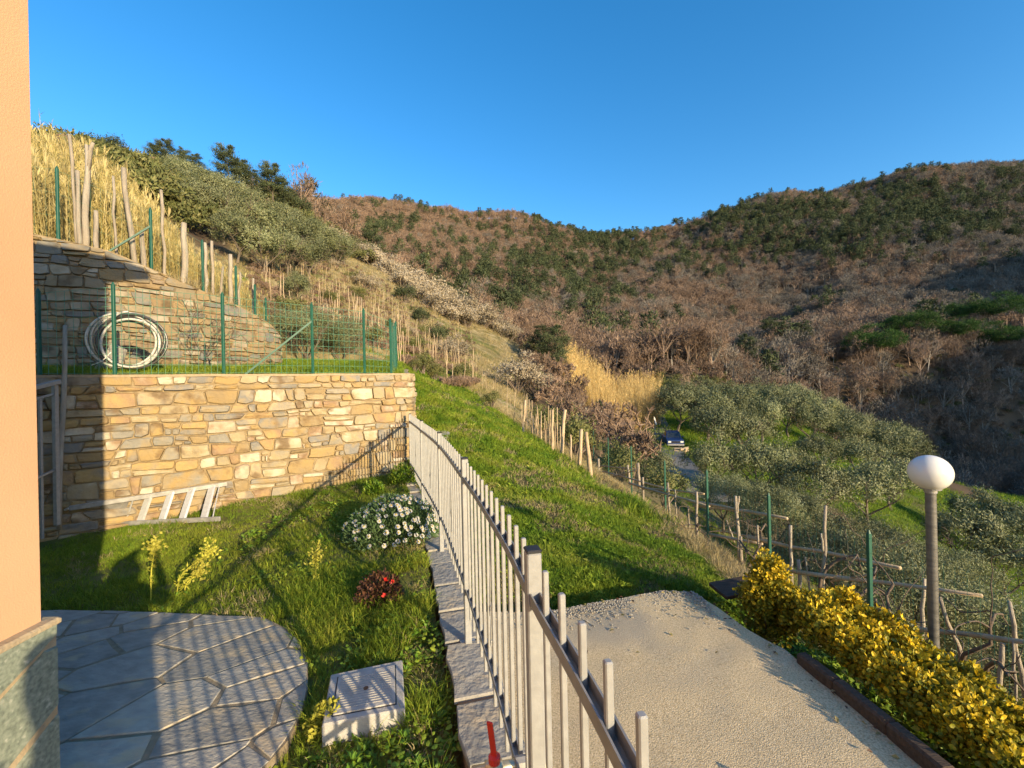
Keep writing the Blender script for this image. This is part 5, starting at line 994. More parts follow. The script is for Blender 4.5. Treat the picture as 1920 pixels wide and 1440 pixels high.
mesh_fence('green wire mesh fence along the sloping top of the upper stone wall below the canes', ps[0][0], ps, [(np.r_[ps[2][0][:2] + (ps[1][0][:2] - ps[2][0][:2]) * .5, zt2(s_at_px(WALL2, 200, .15, .8, _ts[-1], 1.9)) + .02], ps[2][1] - (0, 0, .30))], .12, .3, .024, .0012)
ps = []
for px, top, Y in [(1112, 806, 17.5), (1140, 822, 14.0), (1183, 838, 11.2), (1246, 866, 8.5), (1325, 884, 6.55), (1441, 929, 5.0), (1629, 1000, 3.62)]:
    t = at(px, top, Y); ps.append((np.array((t[0], t[1], float(T(t[0], t[1])) - .02)), t))
ps.append((np.array((3.02, 2.0, -2.45)), np.array((3.02, 2.0, -1.22))))
mesh_fence('tall green wire mesh fence running along the right edge of the grass bank', ps[2][0], ps, [], .075, .12, .021, .0011, M_green)

# ------------------------------------------------------------------ stakes among the canes
def pole(b, P0, P1, r0, r1, seed, wob=.02, n=7):
    r = np.random.default_rng(seed); P0 = np.array(P0); P1 = np.array(P1); L = np.linalg.norm(P1 - P0); t = np.linspace(0, 1, 6)[:, None]
    P = P0 + (P1 - P0) * t + r.normal(0, wob * L * .3, (6, 3)) * np.sin(pi * t) * np.array((1, 1, .2)); b.tube(P, np.linspace(r0, r1, 6) * r.uniform(.88, 1.1, 6), n); return P
def wall_pt(px, py, d, path=None):
    s = s_at_px(WALL2, px, d, .3, _ts[-1] + .6, 1.9); p = WALL2.p(s)[:2] - WALL2.n(s) * d; return p[1], s
stk = [(165, 283, 160, 452, 11, 1, 'thick weathered stake with a forked top among the canes'), (232, 315, 256, 478, 10, .6, 'thick leaning stake with a split top among the canes'), (345, 418, 344, 514, 12, .4, 'stout short stake with a slanted top on the upper wall'), (180, 395, 181, 456, 9, .5, 'short grey stake left of the leaning one'), (130, 252, 146, 446, 6, 1.2, 'tall thin pale stake at the left among the canes'), (145, 320, 150, 448, 8, .7, 'grey stake directly left of the forked one'), (302, 356, 309, 499, 6, .8, 'thin stake right of the green post with the brace'), (384, 455, 386, 534, 7, .3, 'grey stake next to the second green post on the upper wall'), (397, 452, 399, 540, 6, .6, 'thin stake behind the second green post'), (432, 477, 434, 553, 8, .4, 'broad grey stake towards the right end of the upper wall'), (418, 500, 410, 548, 5, .5, 'short leaning stake near the right end of the upper wall'), (266, 433, 270, 482, 9, .4, 'short stake just left of the braced green post'), (450, 510, 446, 560, 5, .6, 'pale short stake near the rounded end of the upper wall'), (475, 522, 474, 570, 5, .7, 'last thin stake at the rounded end of the upper wall'), (212, 330, 218, 470, 5, .9, 'slim stake between the two thick ones')]
for i, (x0, y0, x1, y1, w, d, lb) in enumerate(stk):
    Y, s = wall_pt(x1, y1, d * .25 + .22); p0 = at(x1, y1, Y); p1 = at(x0, y0, Y); p0[2] = min(p0[2], zt2(s)) - .15; b = MB(); r = w / F * Y / 2; P = pole(b, p0, p1, r, r * .8, 300 + i, .03)
    if i == 0: b.tube([P[4], P[5] + (.05, 0, .05), P[5] + (.09, 0, .14)], [r * .7, r * .6, r * .5], 6); b.tube([P[4], P[5] + (-.02, 0, .1)], [r * .7, r * .55], 6)
    tag(b.thing('wooden_stake', M_wood, p0, smooth=True), lb, 'stake', 'wooden stakes among the canes')
b = MB(); pole(b, at(111, 992, 5.15), at(122, 610, 5.35), .028, .022, 4, .03); tag(b.thing('wooden_stake', M_wood, at(111, 992, 5.15), smooth=True), 'long grey stake leaning on the lower wall beside the stair rail', 'stake')

# ------------------------------------------------------------------ hose coil
hc = empty('hose_coil', at(240, 692, 6.05), 0, 'big coil of black water hose with sun glints painted as pale loops, standing on the lower wall', 'hose coil'); r_ = np.random.default_rng(8)
cx = at(241, 638, 6.05); nrm = unit(np.array((.42, -.9, .03))); ux = unit(np.cross((0, 0, 1), nrm)) * -1; uz = np.cross(nrm, ux) * -1; uz = uz if uz[2] > 0 else -uz
for k, (dx, dz, R_, mm) in enumerate([(-.01, 0, .395, 0), (.03, .01, .385, 0), (.0, -.03, .365, 1), (-.05, .0, .37, 1), (-.04, -.045, .335, 0), (.05, -.01, .38, 0), (.0, -.05, .325, 1), (.07, .0, .385, 0), (-.06, -.02, .385, 1)]):
    a = np.linspace(0, 2 * pi, 49)[:-1]; rr = R_ * (1 + .012 * np.sin(2 * a + k)); P = cx + ux * (dx + rr * np.cos(a) * .98)[:, None] + uz * (dz + rr * np.sin(a))[:, None] + nrm * ((k % 5 - 2) * .024 + .01 * np.sin(a * 3 + k))[:, None]
    b = MB(); b.tube(P, .0165, 8, closed=True); b.build('loop', M_piped if mm else M_hoseglint, hc, smooth=True)
b = MB(); b.tube(catmull([cx + ux * -.02 + uz * .4 + nrm * .06, cx + ux * .08 + uz * .36 + nrm * .08, cx + ux * .16 + uz * .27 + nrm * .07], 4), .014, 7); b.build('hose_end', M_hoseglint, hc, smooth=True)
b = MB(); b.tube(catmull([cx + ux * .17 + uz * -.18 + nrm * .07, cx + ux * .26 + uz * -.3 + nrm * .08, cx + ux * .38 + uz * -.36 + nrm * .06], 4), .007, 6); b.build('tie_cord', M_white, hc, smooth=True)
b = MB(); p = at(205, 690, 6.3); b.add([p + (-.25, 0, -.02), p + (.05, .1, -.02), p + (.1, .15, .28), p + (-.05, .1, .38), p + (-.25, .04, .02), p + (-.25, .04, -.02), p + (.05, .14, -.02), p + (.1, .19, .28), p + (-.05, .14, .38), p + (-.25, .08, .02)], [[0, 1, 2, 3, 4], [9, 8, 7, 6, 5], [1, 6, 7, 2], [2, 7, 8, 3], [3, 8, 9, 4]]); tag(b.thing('stone_slab', M_coping, p), 'broken grey slab leaning against the upper wall behind the coil', 'slab')

# ------------------------------------------------------------------ ladder
ld = empty('step_ladder', on_z(270, 985, -1.77), 0, 'aluminium step ladder lying on its side against the lower wall', 'ladder')
def low(px, py): r = ray(px, py); t = (-1.97) / (r[2] - .0335 * r[0] - .065 * r[1]); return r * t + (0, 0, .03)
WN = np.array((.53, -.85, 0)); WP = np.array((-4.0, 6.4, 0)) + WN * .09
def upp(px, py): return on_plane(px, py, WP, WN)
L0, L1 = low(128, 991), low(413, 977); U0, U1 = upp(130, 953), upp(426, 907)
b = MB(); b.bar(L0, L1, .028, .06, .004); b.build('stile', M_alud, ld)
b = MB(); b.bar(U0, U1, .028, .06, .004); b.build('stile', M_alud, ld)
b = MB(); q = low(115, 992); b.tube(catmull([U0, U0 * .75 + q * .25 + (-.06, 0, .02), U0 * .4 + q * .6 + (-.06, 0, .0), q * .9 + U0 * .1, L0], 5), .014, 8); b.build('handle', M_alu, ld, smooth=True)
def rung(u, l, w, nm='tread', mm=M_alu):
    a, c = upp(*u), low(*l); b = MB(); d = unit(L1 - L0); b.bar(a, c, w, .022, .004, up=(0, 0, 1)) if nm != 'tread' else b.add([a - d * w / 2, a + d * w / 2, c + d * w / 2, c - d * w / 2] + [q + np.array((.3, .5, .05)) * .05 for q in (a - d * w / 2, a + d * w / 2, c + d * w / 2, c - d * w / 2)], [[3, 2, 1, 0], [4, 5, 6, 7], [0, 1, 5, 4], [1, 2, 6, 5], [2, 3, 7, 6], [3, 0, 4, 7]]); b.build(nm, mm, ld)
for u, l in [((278, 929), (260, 984)), ((319, 922), (301, 981)), ((358, 916), (339, 979)), ((396, 911), (380, 977))]: rung(u, l, .072)
rung((411, 912), (399, 975), .014, 'brace'); rung((250, 935), (235, 984), .014, 'brace')
a, c, e, f_ = upp(190, 947), upp(238, 937), low(222, 985), low(180, 987); b = MB(); o_ = np.array((.015, .03, .01)); b.add([a, c, e, f_, a + o_, c + o_, e + o_, f_ + o_], [[3, 2, 1, 0], [4, 5, 6, 7], [0, 1, 5, 4], [1, 2, 6, 5], [2, 3, 7, 6], [3, 0, 4, 7]]); b.build('platform', M_alud, ld)

# ------------------------------------------------------------------ inspection chamber and valve
ch = empty('inspection_chamber', (CHAM[0], CHAM[1], -1.87), 0, 'square concrete inspection chamber with a grooved lid set in the lawn', 'inspection cover')
lid = [on_z(a, c, -1.725)[:2] for a, c in [(624, 1339), (741.5, 1316.5), (740, 1245.5), (634.5, 1267.5)]]; lc = np.mean(lid, 0)
b = MB(); b.prism([lc + (q - lc) * 1.30 for q in lid], -2.1, -1.735, bev=.01); b.build('frame', M_concrete, ch)
b = MB(); b.prism([lc + (q - lc) * 1.04 for q in lid], -1.74, -1.7335); b.build('seal', M_black, ch)
b = MB(); b.prism(lid, -1.74, -1.727, bev=.003); li = b.build('lid', M_concrete, ch)
g = MB(); e1, e2 = lid[1] - lid[0], lid[3] - lid[0]
for i in range(1, 14): f = .05 + .9 * i / 14; g.bar(np.r_[lid[0] + e1 * .06 + e2 * f, -1.7265], np.r_[lid[0] + e1 * .94 + e2 * f, -1.7265], .007, .004)
tag(g.build('rib', M_concrete, li), kind='stuff')
b = MB(); b.lathe((lc[0], lc[1], -1.728), [(0, .004), (.014, .004), (.016, 0)], 12); b.build('lifting_hole', M_rust, li)
va = empty('water_valve', at(950, 1432, 1.42), 0, 'ball valve with a red lever on a brass pipe at the bottom of the fence', 'valve')
pa, pb = at(885, 1448, 1.42), at(1000, 1428, 1.46)
b = MB(); b.tube([pa, pb], .017, 14); b.build('pipe', M_brass, va, smooth=True)
b = MB(); c = pa + (pb - pa) * .35; d = unit(pb - pa); b.tube([c - d * .03, c - d * .028, c + d * .028, c + d * .03], [.017, .025, .025, .017], 10); b.build('body', M_brass, va, smooth=True)
b = MB(); c2 = pa + (pb - pa) * .80; b.tube([c2 - d * .022, c2 - d * .02, c2 + d * .02, c2 + d * .022], [.018, .024, .024, .018], 8); b.build('nut', M_galvdark, va)
b = MB(); h0, h1 = at(927, 1422, 1.43), at(918, 1354, 1.40); b.bar(h0, h1, .022, .006, .002); b.tube([h0 + (0, 0, -.022), h0 + (0, 0, -.012), h0 + (0, 0, .008), h0 + (0, 0, .014)], [.008, .02, .02, .008], 12); b.build('lever', M_red, va)
b = MB(); b.tube([pb, pb + (.03, .01, -.005), pb + (.05, .0, -.05), pb + (.055, .0, -.3)], .019, 12); b.build('elbow', M_brass, va, smooth=True)

# ------------------------------------------------------------------ garden lamp
lp = at(1746, 1240, 2.8); gl = at(1744, 886, 2.8); la = empty('garden_lamp', (gl[0], gl[1], -2.0), 0, 'white globe garden lamp on a grey steel pole behind the hedge', 'lamp')
b = MB(); b.lathe((gl[0], gl[1], 0), [(.0285, -2.1), (.0285, gl[2] - .10)], 20); b.build('pole', M_lamppole, la, smooth=True)
b = MB(); b.lathe((gl[0], gl[1], gl[2]), [(.030, -.135), (.034, -.13), (.034, -.112), (.055, -.108), (.058, -.094), (.0, -.092)], 20); b.build('collar', M_galvdark, la)
b = MB(); b.lathe((gl[0], gl[1], gl[2]), [(.113 * sin(a), -.114 * cos(a)) for a in np.linspace(.42, pi, 24)], 40); b.build('globe', M_globe, la, smooth=True)

# ------------------------------------------------------------------ yellow hedge
def leafy(root, C, rad, n, seed, nm='foliage', L=.040, bias=.9):
    """leaf rosettes over a lumpy hedge volume; yellow of the upper, outer leaves: real variegation plus painted sunlight"""
    r = np.random.default_rng(seed); C = np.asarray(C); k = r.integers(0, len(C), n); d = unit(r.normal(size=(n, 3))); q = r.random(n) ** .33; P = C[k] + d * (q * .97)[:, None] * rad[k][:, None] * np.array((1, 1, .9))
    out = unit(d + np.array((0, 0, .4))); b = MB(); D = unit(out * .55 + r.normal(0, .6, (n, 3)) + np.array((0, 0, .2))); young = np.clip((P[:, 2] - P[:, 2].min()) / (np.ptp(P[:, 2]) + .01), 0, 1)
    tn = np.clip(r.normal(.08, .17, n) + bias * np.clip(young * 1.15, 0, 1) ** 1.5 * q ** 2 * r.uniform(.35, 1.15, n), 0, 1); LL = L * r.uniform(.6, 1.25, n); sd = unit(np.cross(D, unit(out + r.normal(0, .45, (n, 3))))); nn = np.cross(sd, D); W = LL * .30  # greener low and inside: leaf growth, with the hedge's shade painted in
    V = np.stack([P, P + D * (LL * .35)[:, None] + sd * W[:, None], P + D * (LL * .75)[:, None] + sd * (W * .8)[:, None], P + D * LL[:, None], P + D * (LL * .75)[:, None] - sd * (W * .8)[:, None], P + D * (LL * .35)[:, None] - sd * W[:, None], P + D * (LL * .5)[:, None] - nn * (LL * .10)[:, None]], 1).reshape(-1, 3)
    i = np.arange(n)[:, None] * 7; b.add(V, [i + np.array([[0, 1, 6, 5]]), i + np.array([[1, 2, 4, 6]])[:, [0, 1, 2, 3]] * 0 + i * 0 + np.array([[1, 2, 3, 6]]), i + np.array([[6, 3, 4, 5]])], np.repeat(tn, 7)); o = b.build(nm, M_hedge, root); return tag(o, kind='stuff')
def hedge_line(px, py, X): r = ray(px, py); return r * (X / r[0])
top = [(1500, 1112, 2.18), (1560, 1108, 2.22), (1640, 1160, 2.25), (1700, 1202, 2.28), (1790, 1262, 2.30), (1870, 1316, 2.32), (1930, 1350, 2.34), (2040, 1430, 2.36), (2200, 1540, 2.38)]
r_ = np.random.default_rng(17); C, Rd = [], []
tp = np.array([hedge_line(*t) for t in top]); tl = np.linspace(0, 1, 90)
for i in range(620):
    f = r_.random() * (len(tp) - 1); k = int(f); p = tp[k] + (tp[k + 1] - tp[k]) * (f - k); rd = r_.uniform(.04, .085); zt = p[2] - rd * .9 + r_.normal(0, .022); zb = -1.80
    C.append((p[0] + r_.uniform(-.30, .17), p[1] + r_.normal(0, .02), zb + .06 + (zt - zb - .06) * r_.random() ** .7)); Rd.append(rd)
hg = empty('hedge', (2.28, 2.1, -1.85), 0, 'low yellow variegated hedge running along the timber edging to the corner', 'hedge'); leafy(hg, C, np.array(Rd), 50000, 3, L=.03)
b = MB(); n = 60; f = r_.random(n) * (len(tp) - 1.001); k = f.astype(int); P0 = tp[k] + (tp[k + 1] - tp[k]) * (f - k)[:, None]; A = P0.copy(); A[:, 2] = -1.88; P0[:, 2] -= .08; b.sticks(A, P0 + r_.normal(0, .07, (n, 3)) * np.array((1, 1, 0)), .007, .003, 5); tag(b.build('stem', M_vine, hg), kind='stuff')
c0 = at(1440, 1090, 3.25); C = c0 + (0, 0, -.13) + rdirs(230) * (r_.random(230) ** .5)[:, None] * np.array((.18, .18, .33)); C = C[C[:, 2] > -1.95]
sb = empty('rounded_shrub', (c0[0], c0[1], -1.95), 0, 'rounded yellow shrub standing alone at the far end of the hedge', 'shrub'); leafy(sb, C, np.full(len(C), .065), 12000, 5, L=.03)
b = MB(); n = 14; E = c0 + rdirs(n) * .15; b.sticks(np.tile((c0[0], c0[1], -2.0), (n, 1)) + r_.normal(0, .03, (n, 3)) * np.array((1, 1, 0)), E, .008, .003, 5); tag(b.build('stem', M_vine, sb), kind='stuff')

# ------------------------------------------------------------------ vine trellis
tr = empty('vine_trellis', at(1420, 1040, 5.4), 0, 'rough wooden vine trellis of long horizontal poles behind the right mesh fence', 'trellis')
rails = [(1122, 873, 13, 1196, 880, 10.5, .026), (1130, 884, 12.5, 1258, 918, 8.6, .03), (1150, 893, 11.5, 1196, 881, 10.3, .025), (1205, 915, 9.8, 1320, 926, 7.4, .034), (1180, 906, 10.3, 1330, 950, 7.0, .036), (1290, 938, 7.8, 1476, 972, 5.7, .04), (1300, 948, 7.6, 1400, 960, 6.6, .025), (1330, 1002, 6.9, 1430, 1020, 6.2, .035), (1400, 1008, 6.4, 1688, 1065, 4.25, .036), (1478, 1070, 5.2, 1842, 1117, 3.75, .034), (1560, 1090, 4.9, 1626, 1078, 4.4, .018), (1698, 1176, 4.1, 1960, 1208, 3.25, .034), (1345, 995, 7.2, 1440, 1010, 6.2, .02)]
for i, (x0, y0, Y0, x1, y1, Y1, r) in enumerate(rails): b = MB(); pole(b, at(x0, y0, Y0), at(x1, y1, Y1), r * .78, r * .5, 500 + i, .028); b.build('rail', M_pole, tr, smooth=True)
props = [(1306, 922, 1306, 985, 6.9, .03), (1379, 930, 1384, 1010, 6.2, .032), (1386, 930, 1382, 960, 6.2, .02), (1389, 1006, 1389, 1040, 6.0, .032), (1548, 948, 1543, 1085, 4.9, .027), (1540, 1000, 1542, 1022, 4.9, .018), (1482, 985, 1483, 1060, 5.4, .03), (1420, 985, 1421, 1010, 5.9, .02), (1196, 868, 1198, 900, 10.2, .05), (1122, 860, 1124, 890, 12.6, .05), (1177, 872, 1180, 896, 10.8, .04), (1205, 895, 1206, 930, 9.6, .04), (1762, 1120, 1812, 1270, 3.9, .026), (1880, 1206, 1872, 1300, 3.5, .026), (1892, 1128, 1918, 1275, 3.45, .022), (1900, 1200, 1903, 1290, 3.4, .014), (1733, 1085, 1728, 1180, 4.3, .026), (1497, 1050, 1500, 1110, 5.1, .03), (1510, 1045, 1518, 1105, 5.0, .014), (1252, 905, 1255, 960, 8.3, .03), (1266, 918, 1268, 962, 8.0, .02), (1290, 950, 1292, 980, 7.4, .022), (1362, 975, 1372, 1003, 6.6, .018)]
for i, (x0, y0, x1, y1, Y, r) in enumerate(props):
    a, c = at(x0, y0, Y), at(x1, y1, Y); c = c + (c - a) * .5; b = MB(); pole(b, c, a, r * .8, r * .62, 540 + i, .03); b.build('prop', M_wood, tr, smooth=True)
r_ = np.random.default_rng(31); vn = 0
def vine(px, py, Y, label):
    p = at(px, py, Y); p[2] -= .55; b = MB(); A = np.array(p); P = [A]; d = unit(np.array((r_.normal(0, .3), r_.normal(0, .3), 1)))
    for i in range(6): d = unit(d + r_.normal(0, .35, 3) * np.array((1, 1, .6))); P.append(P[-1] + d * .13)
    P = np.array(P); b.tube(P, np.linspace(.021, .012, 7), 6)
    for i in range(4):
        q = P[r_.integers(3, 7)]; d = unit(r_.normal(0, 1, 3) * np.array((1, .8, .5)) + (0, 0, .1)); W = [q]
        for j in range(7): d = unit(d + r_.normal(0, .38, 3)); W.append(W[-1] + d * r_.uniform(.08, .16))
        b.tube(catmull(W, 3), np.linspace(.008, .0025, 22), 4)
    tag(b.thing('grapevine', M_vine, p, smooth=True), label, 'grapevine', 'gnarled grapevines on the trellis')
for px, py, Y, lb in [(1530, 1035, 4.9, 'dark gnarled vine arching above the pole right of the rounded shrub'), (1600, 1075, 4.5, 'gnarled grapevine between the rounded shrub and the nearest green post'), (1660, 1120, 4.2, 'gnarled grapevine just right of the nearest green fence post'), (1700, 1130, 4.0, 'tangled grapevine left of the lamp pole'), (1790, 1150, 3.9, 'gnarled grapevine right of the lamp pole'), (1830, 1160, 3.8, 'grapevine with crooked arms further right of the lamp pole'), (1880, 1270, 3.4, 'grapevine at the right edge above the hedge'), (1400, 1000, 6.2, 'small grapevine under the long middle trellis pole'), (1340, 985, 7, 'small grapevine left of the middle trellis pole'), (1460, 1020, 5.6, 'grapevine just behind the rounded shrub'), (1290, 960, 7.8, 'small grapevine at the far part of the trellis')]: vine(px, py, Y, lb)
# poles stacked and leaning at the top of the bank
pl = [(1060, 768, 1050, 868, 12.3, .060, 'tallest straight pole at the end of the bean pole row'), (1090, 805, 1084, 905, 11.0, .055, 'slightly crooked pole left of the leaning one on the bank'), (1099, 810, 1110, 918, 10.4, .065, 'thick pale pole leaning to the left on the grass bank'), (1100, 835, 1106, 890, 10.7, .035, 'thin prop behind the thick leaning pole'), (1070, 815, 1070, 860, 12.0, .03, 'short dark pole between the two tall ones'), (1036, 768, 1035, 852, 12.8, .05, 'pole with a knobbly top in the bean pole row'), (985, 750, 980, 818, 13.6, .045, 'crooked pole in the middle of the bean pole row')]
for i, (x0, y0, x1, y1, Y, r, lb) in enumerate(pl):
    a, c = at(x0, y0, Y), at(x1, y1, Y); c[2] = min(c[2], float(T(c[0], c[1]))) - .1; b = MB(); pole(b, c, a, r, r * .75, 580 + i, .03); tag(b.thing('wooden_pole', M_pole, c, smooth=True), lb, 'pole', 'wooden poles on the bank')
cm = MB(); pole(cm, (0, 0, 0), (0, 0, 1.0), .016, .012, 3, .02, 5); cane_mesh = cm.mesh('bean_pole', M_pole, True)
def stakes(n, name, label, cat, group, fn, hmin, hmax, k=1.0):
    for i in range(n):
        px, Y = fn(i); p = place(px, Y); o = bpy.data.objects.new(name, cane_mesh); COL.objects.link(o); o.location = p - np.array((0, 0, .08)); h = r_.uniform(hmin, hmax); o.scale = (k * r_.uniform(.7, 1.3),) * 2 + (h,); o.rotation_euler = (r_.normal(0, .05), r_.normal(0, .06), r_.uniform(0, 6)); tag(o, label, cat, group)
stakes(34, 'bean_pole', 'thin upright bean pole in the dense row at the right edge of the grass path', 'pole', 'bean poles along the path', lambda i: ((lambda f: (960 + 88 * f + r_.normal(0, 4), 16.2 - 3.6 * f + r_.uniform(0, .9)))(r_.random())), .8, 1.5, .95)
stakes(24, 'vine_stake', 'thin vine stake beside the upper grass path', 'stake', 'vine stakes along the upper path', lambda i: ((lambda f: (780 + 175 * f + r_.normal(0, 10), 33 - 15 * f + r_.uniform(0, 2)))(r_.random())), 1.0, 1.8, .7)
def contour(i):
    while True:
        px, Y = r_.uniform(500, 895), math.exp(r_.uniform(math.log(15.5), math.log(57)))
        if T((px - 960) / F * Y, Y, phase=True) > .86: return px, Y
stakes(210, 'vineyard_stake', 'thin pale vine stake on the dry vineyard terraces', 'stake', 'vine stakes on the dry terraces', contour, 1.1, 2.3, 1.05)

# ------------------------------------------------------------------ flat stone on the path, road, pickup, dish, wood pile
p = place(821, 9.2); b = MB(); a = np.linspace(0, 2 * pi, 11)[:-1]; rr = r_.uniform(.8, 1.15, 10); zz = p[2]; gx = (float(T(p[0] + .2, p[1])) - float(T(p[0] - .2, p[1]))) / .4; gy = (float(T(p[0], p[1] + .4)) - float(T(p[0], p[1] - .4))) / .8
O = np.c_[.24 * rr * np.cos(a), .42 * rr * np.sin(a)]; V = [(p[0] + x, p[1] + y, zz + gx * x + gy * y + h) for h in (-.05, .05) for x, y in O]; b.add(V, [list(range(10, 20)), np.array([[i, (i + 1) % 10, 10 + (i + 1) % 10, 10 + i] for i in range(10)])]); tag(b.thing('flat_stone', M_coping, p), 'flat grey stone lying in the grass path beside the fence end', 'stone')
rd = [(1330, 905, 25), (1290, 880, 29), (1268, 858, 34), (1250, 836, 39.5), (1243, 820, 45), (1236, 803, 52), (1226, 788, 60), (1232, 776, 66)]
P = catmull([((x - 960) / F * Y, Y) for x, y, Y in rd], 8); d = unit(np.gradient(P, axis=0)); nn = np.c_[d[:, 1], -d[:, 0]]; V = []
for o_ in (-1.35, -.7, 0, .7, 1.35): q = P + nn * o_; V.append(np.c_[q, np.maximum(T(q[:, 0], q[:, 1]), T(P[:, 0], P[:, 1])) + .06])
k = len(P); i = np.arange(k - 1); b = MB(); b.add(np.concatenate(V), [np.concatenate([np.stack([a * k + i, (a + 1) * k + i, (a + 1) * k + i + 1, a * k + i + 1], 1) for a in range(4)])]); tag(b.build('road', M_road, smooth=True), kind='structure')
cp = place(1258, 44.0); car = empty('pickup_truck', cp, R(-12), 'small dark blue pickup parked beside the lane in the olive grove', 'pickup'); car.scale = (.98,) * 3
def cb(nm, mm, boxes, ch=.05):
    b = MB()
    for c, s_ in boxes: b.box(c, s_, ch=min(ch, min(s_) * .3))
    return b.build(nm, mm, car, local=True)
bd = MB(); prof = [(-2.2, .35), (-2.25, .62), (-2.15, .92), (-1.15, 1.02), (2.2, 1.02), (2.25, .4)]; n = len(prof)
bd.add([(sx * .80, y, z) for sx in (-1, 1) for y, z in prof], [list(range(n)), list(range(2 * n - 1, n - 1, -1)), np.array([[i, n + i, n + (i + 1) % n, (i + 1) % n] for i in range(n)])]); bd.build('body', M_carpaint, car, local=True)
cbn = MB(); pr = [(-1.2, 1.0), (-.6, 1.60), (.55, 1.62), (.75, 1.0)]; cbn.add([(sx * (.74 if z < 1.2 else .62), y, z) for sx in (-1, 1) for y, z in pr], [[0, 1, 2, 3], [7, 6, 5, 4], [0, 4, 5, 1], [1, 5, 6, 2], [2, 6, 7, 3]]); cbn.build('cabin', M_carpaint, car, local=True)
ws = MB(); ws.add([(-.66, -1.16, 1.06), (.66, -1.16, 1.06), (.56, -.66, 1.56), (-.56, -.66, 1.56)], [[0, 1, 2, 3]]); ws.build('windscreen', M_glass, car, local=True)
for sx in (-1, 1):
    b = MB(); b.add([(sx * .745, -.95, 1.1), (sx * .745, .55, 1.1), (sx * .645, .42, 1.54), (sx * .645, -.5, 1.54)], [[0, 1, 2, 3] if sx > 0 else [3, 2, 1, 0]]); b.build('side_window', M_glass, car, local=True)
    cb('headlight', M_white, [((sx * .58, -2.24, .76), (.3, .06, .16))]); cb('mirror', M_carpaint, [((sx * .9, -.95, 1.15), (.18, .1, .14))])
    for y in (-1.4, 1.45): b = MB(); b.tube([(sx * .62, y, .33), (sx * .84, y, .33)], .33, 14); w = b.build('wheel', M_tyre, car, local=True); b = MB(); b.tube([(sx * .84, y, .33), (sx * .85, y, .33)], .18, 10); b.build('rim', M_galv, w, local=True)
cb('bumper', M_galvdark, [((0, -2.27, .48), (1.62, .12, .18))]); cb('grille', M_black, [((0, -2.245, .74), (.8, .04, .16))])
ds = at(1229, 789, 46); a = np.linspace(0, 2 * pi, 25)[:-1]; root = empty('satellite_dish', (ds[0], ds[1], float(T(ds[0], ds[1]))), 0, 'pale round dish on a short mast above the bush beside the lane', 'satellite dish'); b = MB(); fw = unit(np.array((.86, -.42, .25))); u_ = unit(np.cross(fw, (0, 0, 1))); v_ = np.cross(u_, fw); V = [ds - fw * .12] + [ds + fw * (.10 * (r / .46) ** 2 - .12) + (u_ * cos(t) + v_ * sin(t)) * r for r in (.26, .46) for t in a]
b.add(V, [np.array([[0, 1 + i, 1 + (i + 1) % 24] for i in range(24)]), np.array([[1 + i, 25 + i, 25 + (i + 1) % 24, 1 + (i + 1) % 24] for i in range(24)])]); b.build('dish', M_white, root, smooth=True); b = MB(); b.sticks([(ds[0], ds[1] + .1, float(T(ds[0], ds[1])) - .2)], [ds - fw * .12], .05, .05, 8); b.build('mast', M_galvdark, root)
wp = empty('wood_pile', place(1272, 40), 0, 'small pile of sawn logs beside the lane below the pickup', 'wood pile'); p = place(1272, 40)
for i in range(14): q = p + (r_.uniform(-.6, .6), r_.uniform(-.5, .5), .12 + .18 * (i % 3)); a = r_.uniform(0, 3.1); d = np.array((cos(a), sin(a), r_.uniform(-.1, .2))) * .35; b = MB(); b.tube([q - d, q + d], .11, 7); b.build('log', M_pole, wp)
p = at(1590, 985, 22); zz = float(T(p[0], p[1])); st = MB(); st.tube([(p[0], p[1], zz - .2), (p[0] + .05, p[1], zz + .7), (p[0] - .15, p[1], zz + 1.5), (p[0] - .5, p[1], zz + 1.75)], [.34, .3, .34, .3], 9); tag(st.thing('tree_stump', M_timber, (p[0], p[1], zz), smooth=True), 'thick red brown stump leaning over among the olive trees', 'tree stump')

# ------------------------------------------------------------------ plants in the lawn
fl = MB(); n = 11; a = np.arange(n) * 2 * pi / n
V = [(0, 0, .001)] + [(.0195 * cos(t + s_), .0195 * sin(t + s_), -.002 + (.003 if s_ else 0)) for t in a for s_ in (-.16, .16)]; fl.add(V, [np.array([[0, 1 + 2 * i, 2 + 2 * i] for i in range(n)])]); k0 = fl.n
fl.lathe((0, 0, .002), [(.0068, 0), (.005, .0035), (0, .0045)], 8); flower = fl.mesh('flower', M_petal); flower.materials.append(M_yolk)
for i, p_ in enumerate(flower.polygons):
    if i >= n: p_.material_index = 1
dp = low(737, 1012); dp = np.array((dp[0], dp[1] + .12, float(z_lawn(dp[0], dp[1])))); da = empty('daisy_bush', dp, 0, 'domed bush of white daisies with feathery leaves by the fence', 'daisy bush')
r2 = np.random.default_rng(12); n = 9000; d = unit(r2.normal(size=(n, 3))); d[:, 2] = np.abs(d[:, 2]); RX = np.array((.52, .46, .43)); lump = 1 + .12 * np.sin(d[:, 0] * 5) * np.cos(d[:, 1] * 4 + 1); P = d * RX * (r2.random(n) ** .28 * lump)[:, None] + dp
b = MB(); b.leaves(P, unit(d * .8 + r2.normal(0, .45, (n, 3)) + np.array((0, 0, .4))), .06 * r2.uniform(.6, 1.2, n), .013, np.clip(r2.normal(.5, .22, n), 0, 1)); tag(b.build('foliage', M_daisyleaf, da), kind='stuff')
b = MB(); e = unit(r2.normal(size=(24, 3))); e[:, 2] = np.abs(e[:, 2]); b.sticks(np.tile(dp, (24, 1)), dp + e * RX * .8, .006, .003, 4); tag(b.build('stem', M_vine, da), kind='stuff')
m = 0; pts = []
